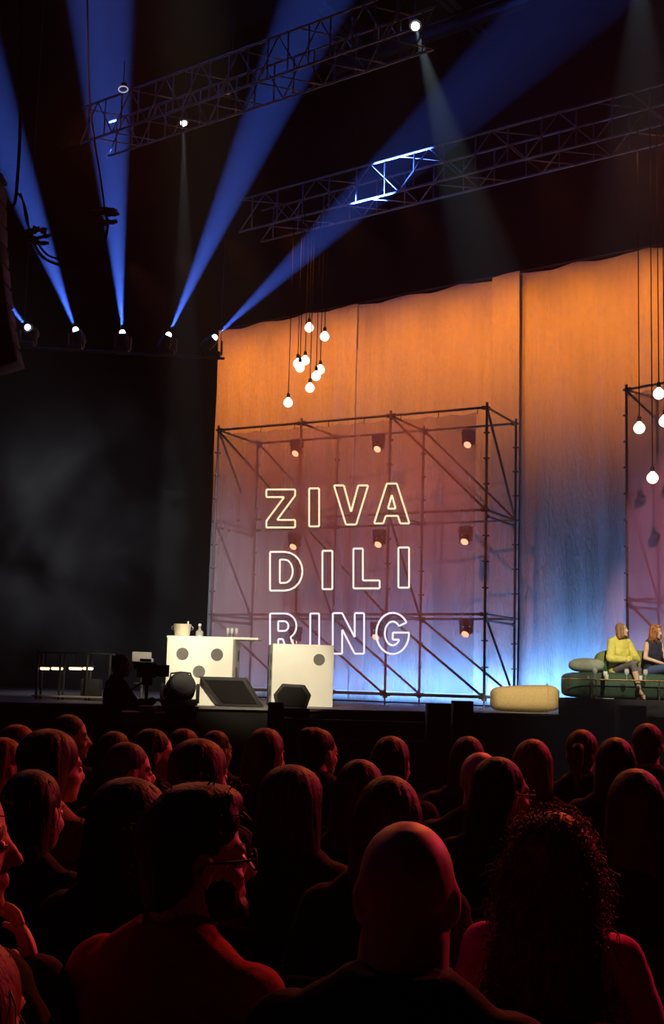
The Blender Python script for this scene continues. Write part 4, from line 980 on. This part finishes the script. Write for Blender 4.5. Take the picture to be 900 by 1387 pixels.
# ------------------------------------------------------------------ light
w = bpy.data.worlds.new('world'); sc.world = w; w.use_nodes = True; nt = w.node_tree
bg = nt.nodes['Background']; bg.inputs['Color'].default_value = (.35, .4, .6, 1); bg.inputs['Strength'].default_value = 0.0
vs = nt.nodes.new('ShaderNodeVolumeScatter'); vs.inputs['Density'].default_value = .0012; vs.inputs['Anisotropy'].default_value = .0
nt.links.new(vs.outputs[0], nt.nodes['World Output'].inputs['Volume'])
g = G(); g.ell((-5.3, 25.0, 3.0), (2.6, 2.2, 4.2), None, 20, 12)
m = bpy.data.materials.new('smoke'); m.use_nodes = True; nt = m.node_tree; nt.nodes.clear(); N = nt.nodes.new
out = N('ShaderNodeOutputMaterial'); sv = N('ShaderNodeVolumeScatter'); nz = N('ShaderNodeTexNoise'); nz.inputs['Scale'].default_value = .75; nz.inputs['Detail'].default_value = 4; nz.inputs['Distortion'].default_value = .8
tc = N('ShaderNodeTexCoord'); rp = N('ShaderNodeMapRange'); rp.inputs['From Min'].default_value = .42; rp.inputs['From Max'].default_value = .75; rp.inputs['To Max'].default_value = .11
sub = N('ShaderNodeVectorMath'); sub.operation = 'SUBTRACT'; sub.inputs[1].default_value = (-5.3, 25, 3); dv = N('ShaderNodeVectorMath'); dv.operation = 'DIVIDE'; dv.inputs[1].default_value = (2.6, 2.2, 4.2); ln = N('ShaderNodeVectorMath'); ln.operation = 'LENGTH'
fo = N('ShaderNodeMapRange'); fo.inputs['From Min'].default_value = 1; fo.inputs['From Max'].default_value = .25; mu = N('ShaderNodeMath'); mu.operation = 'MULTIPLY'
K = nt.links.new; K(tc.outputs['Object'], nz.inputs['Vector']); K(nz.outputs['Fac'], rp.inputs['Value']); K(tc.outputs['Object'], sub.inputs[0]); K(sub.outputs[0], dv.inputs[0]); K(dv.outputs[0], ln.inputs[0]); K(ln.outputs['Value'], fo.inputs['Value'])
K(fo.outputs[0], mu.inputs[0]); K(rp.outputs[0], mu.inputs[1]); K(mu.outputs[0], sv.inputs['Density']); K(sv.outputs[0], out.inputs['Volume'])
o = obj('smoke', g, m); tag(o, 'pale drifting smoke in front of the dark wall left of the curtain', 'smoke', None, 'stuff')
OR = (1, .27, .018)
for i in range(10):
    t = .2+i*1.55
    spot(hall(t, -3.6, 10.25), hall(t, 0, 7.65), 780, OR, 55, 1.0, .12)
for i, (t, e, c) in enumerate(((.9, 6, 1), (2.9, 10, 1), (4.6, 45, 1), (6.3, 75, 1), (8.0, 75, 1), (10.0, 76, 1), (12.0, 78, 1), (14.0, 60, 1))):
    area(hall(t, -.55, .09), hall(t, -.05, .62), e*.62, (.13, .38, 1), 1.85, .08, 125)
spot((-4, 12, 11), S1O+SX*3.1+V((0, 0, 3.3)), 6000, (1, .24, .12), 27, .7, .2)
spot((3, 12, 11), S2O+SX2*1.1+V((0, 0, 3.2)), 5200, (1, .36, .42), 13, .7, .2)
KEY = (1, .86, .60)
spot((-1.5, 8, 8.5), (-1.3, 21, .7), 12500, KEY, 13, .5, .15)
spot((3, 8, 9), (3.55, 22.4, .25), 12500, KEY, 7, .6, .15)
spot((4, 8, 9), (5.6, 21.6, .8), 12500, KEY, 10, .6, .15)
spot((2, 9, 9), (-3.1, 20.6, .6), 5000, KEY, 9, .5, .15)
spot((4.5, 15.5, 7.5), (.2, 4.2, .1), 3000, (1, .14, .035), 55, .8, .3)
spot((6.5, 10, 4), (1.5, 3, -.2), 1500, (1, .045, .10), 70, .8, .3)
spot((-3.5, 16.5, 8), (0, 4.2, .1), 900, (1, .20, .05), 55, .8, .3)
spot((-7.5, 15, 9), (-5.0, 25, 3.4), 5200, (.82, .88, 1), 34, 1, .3)
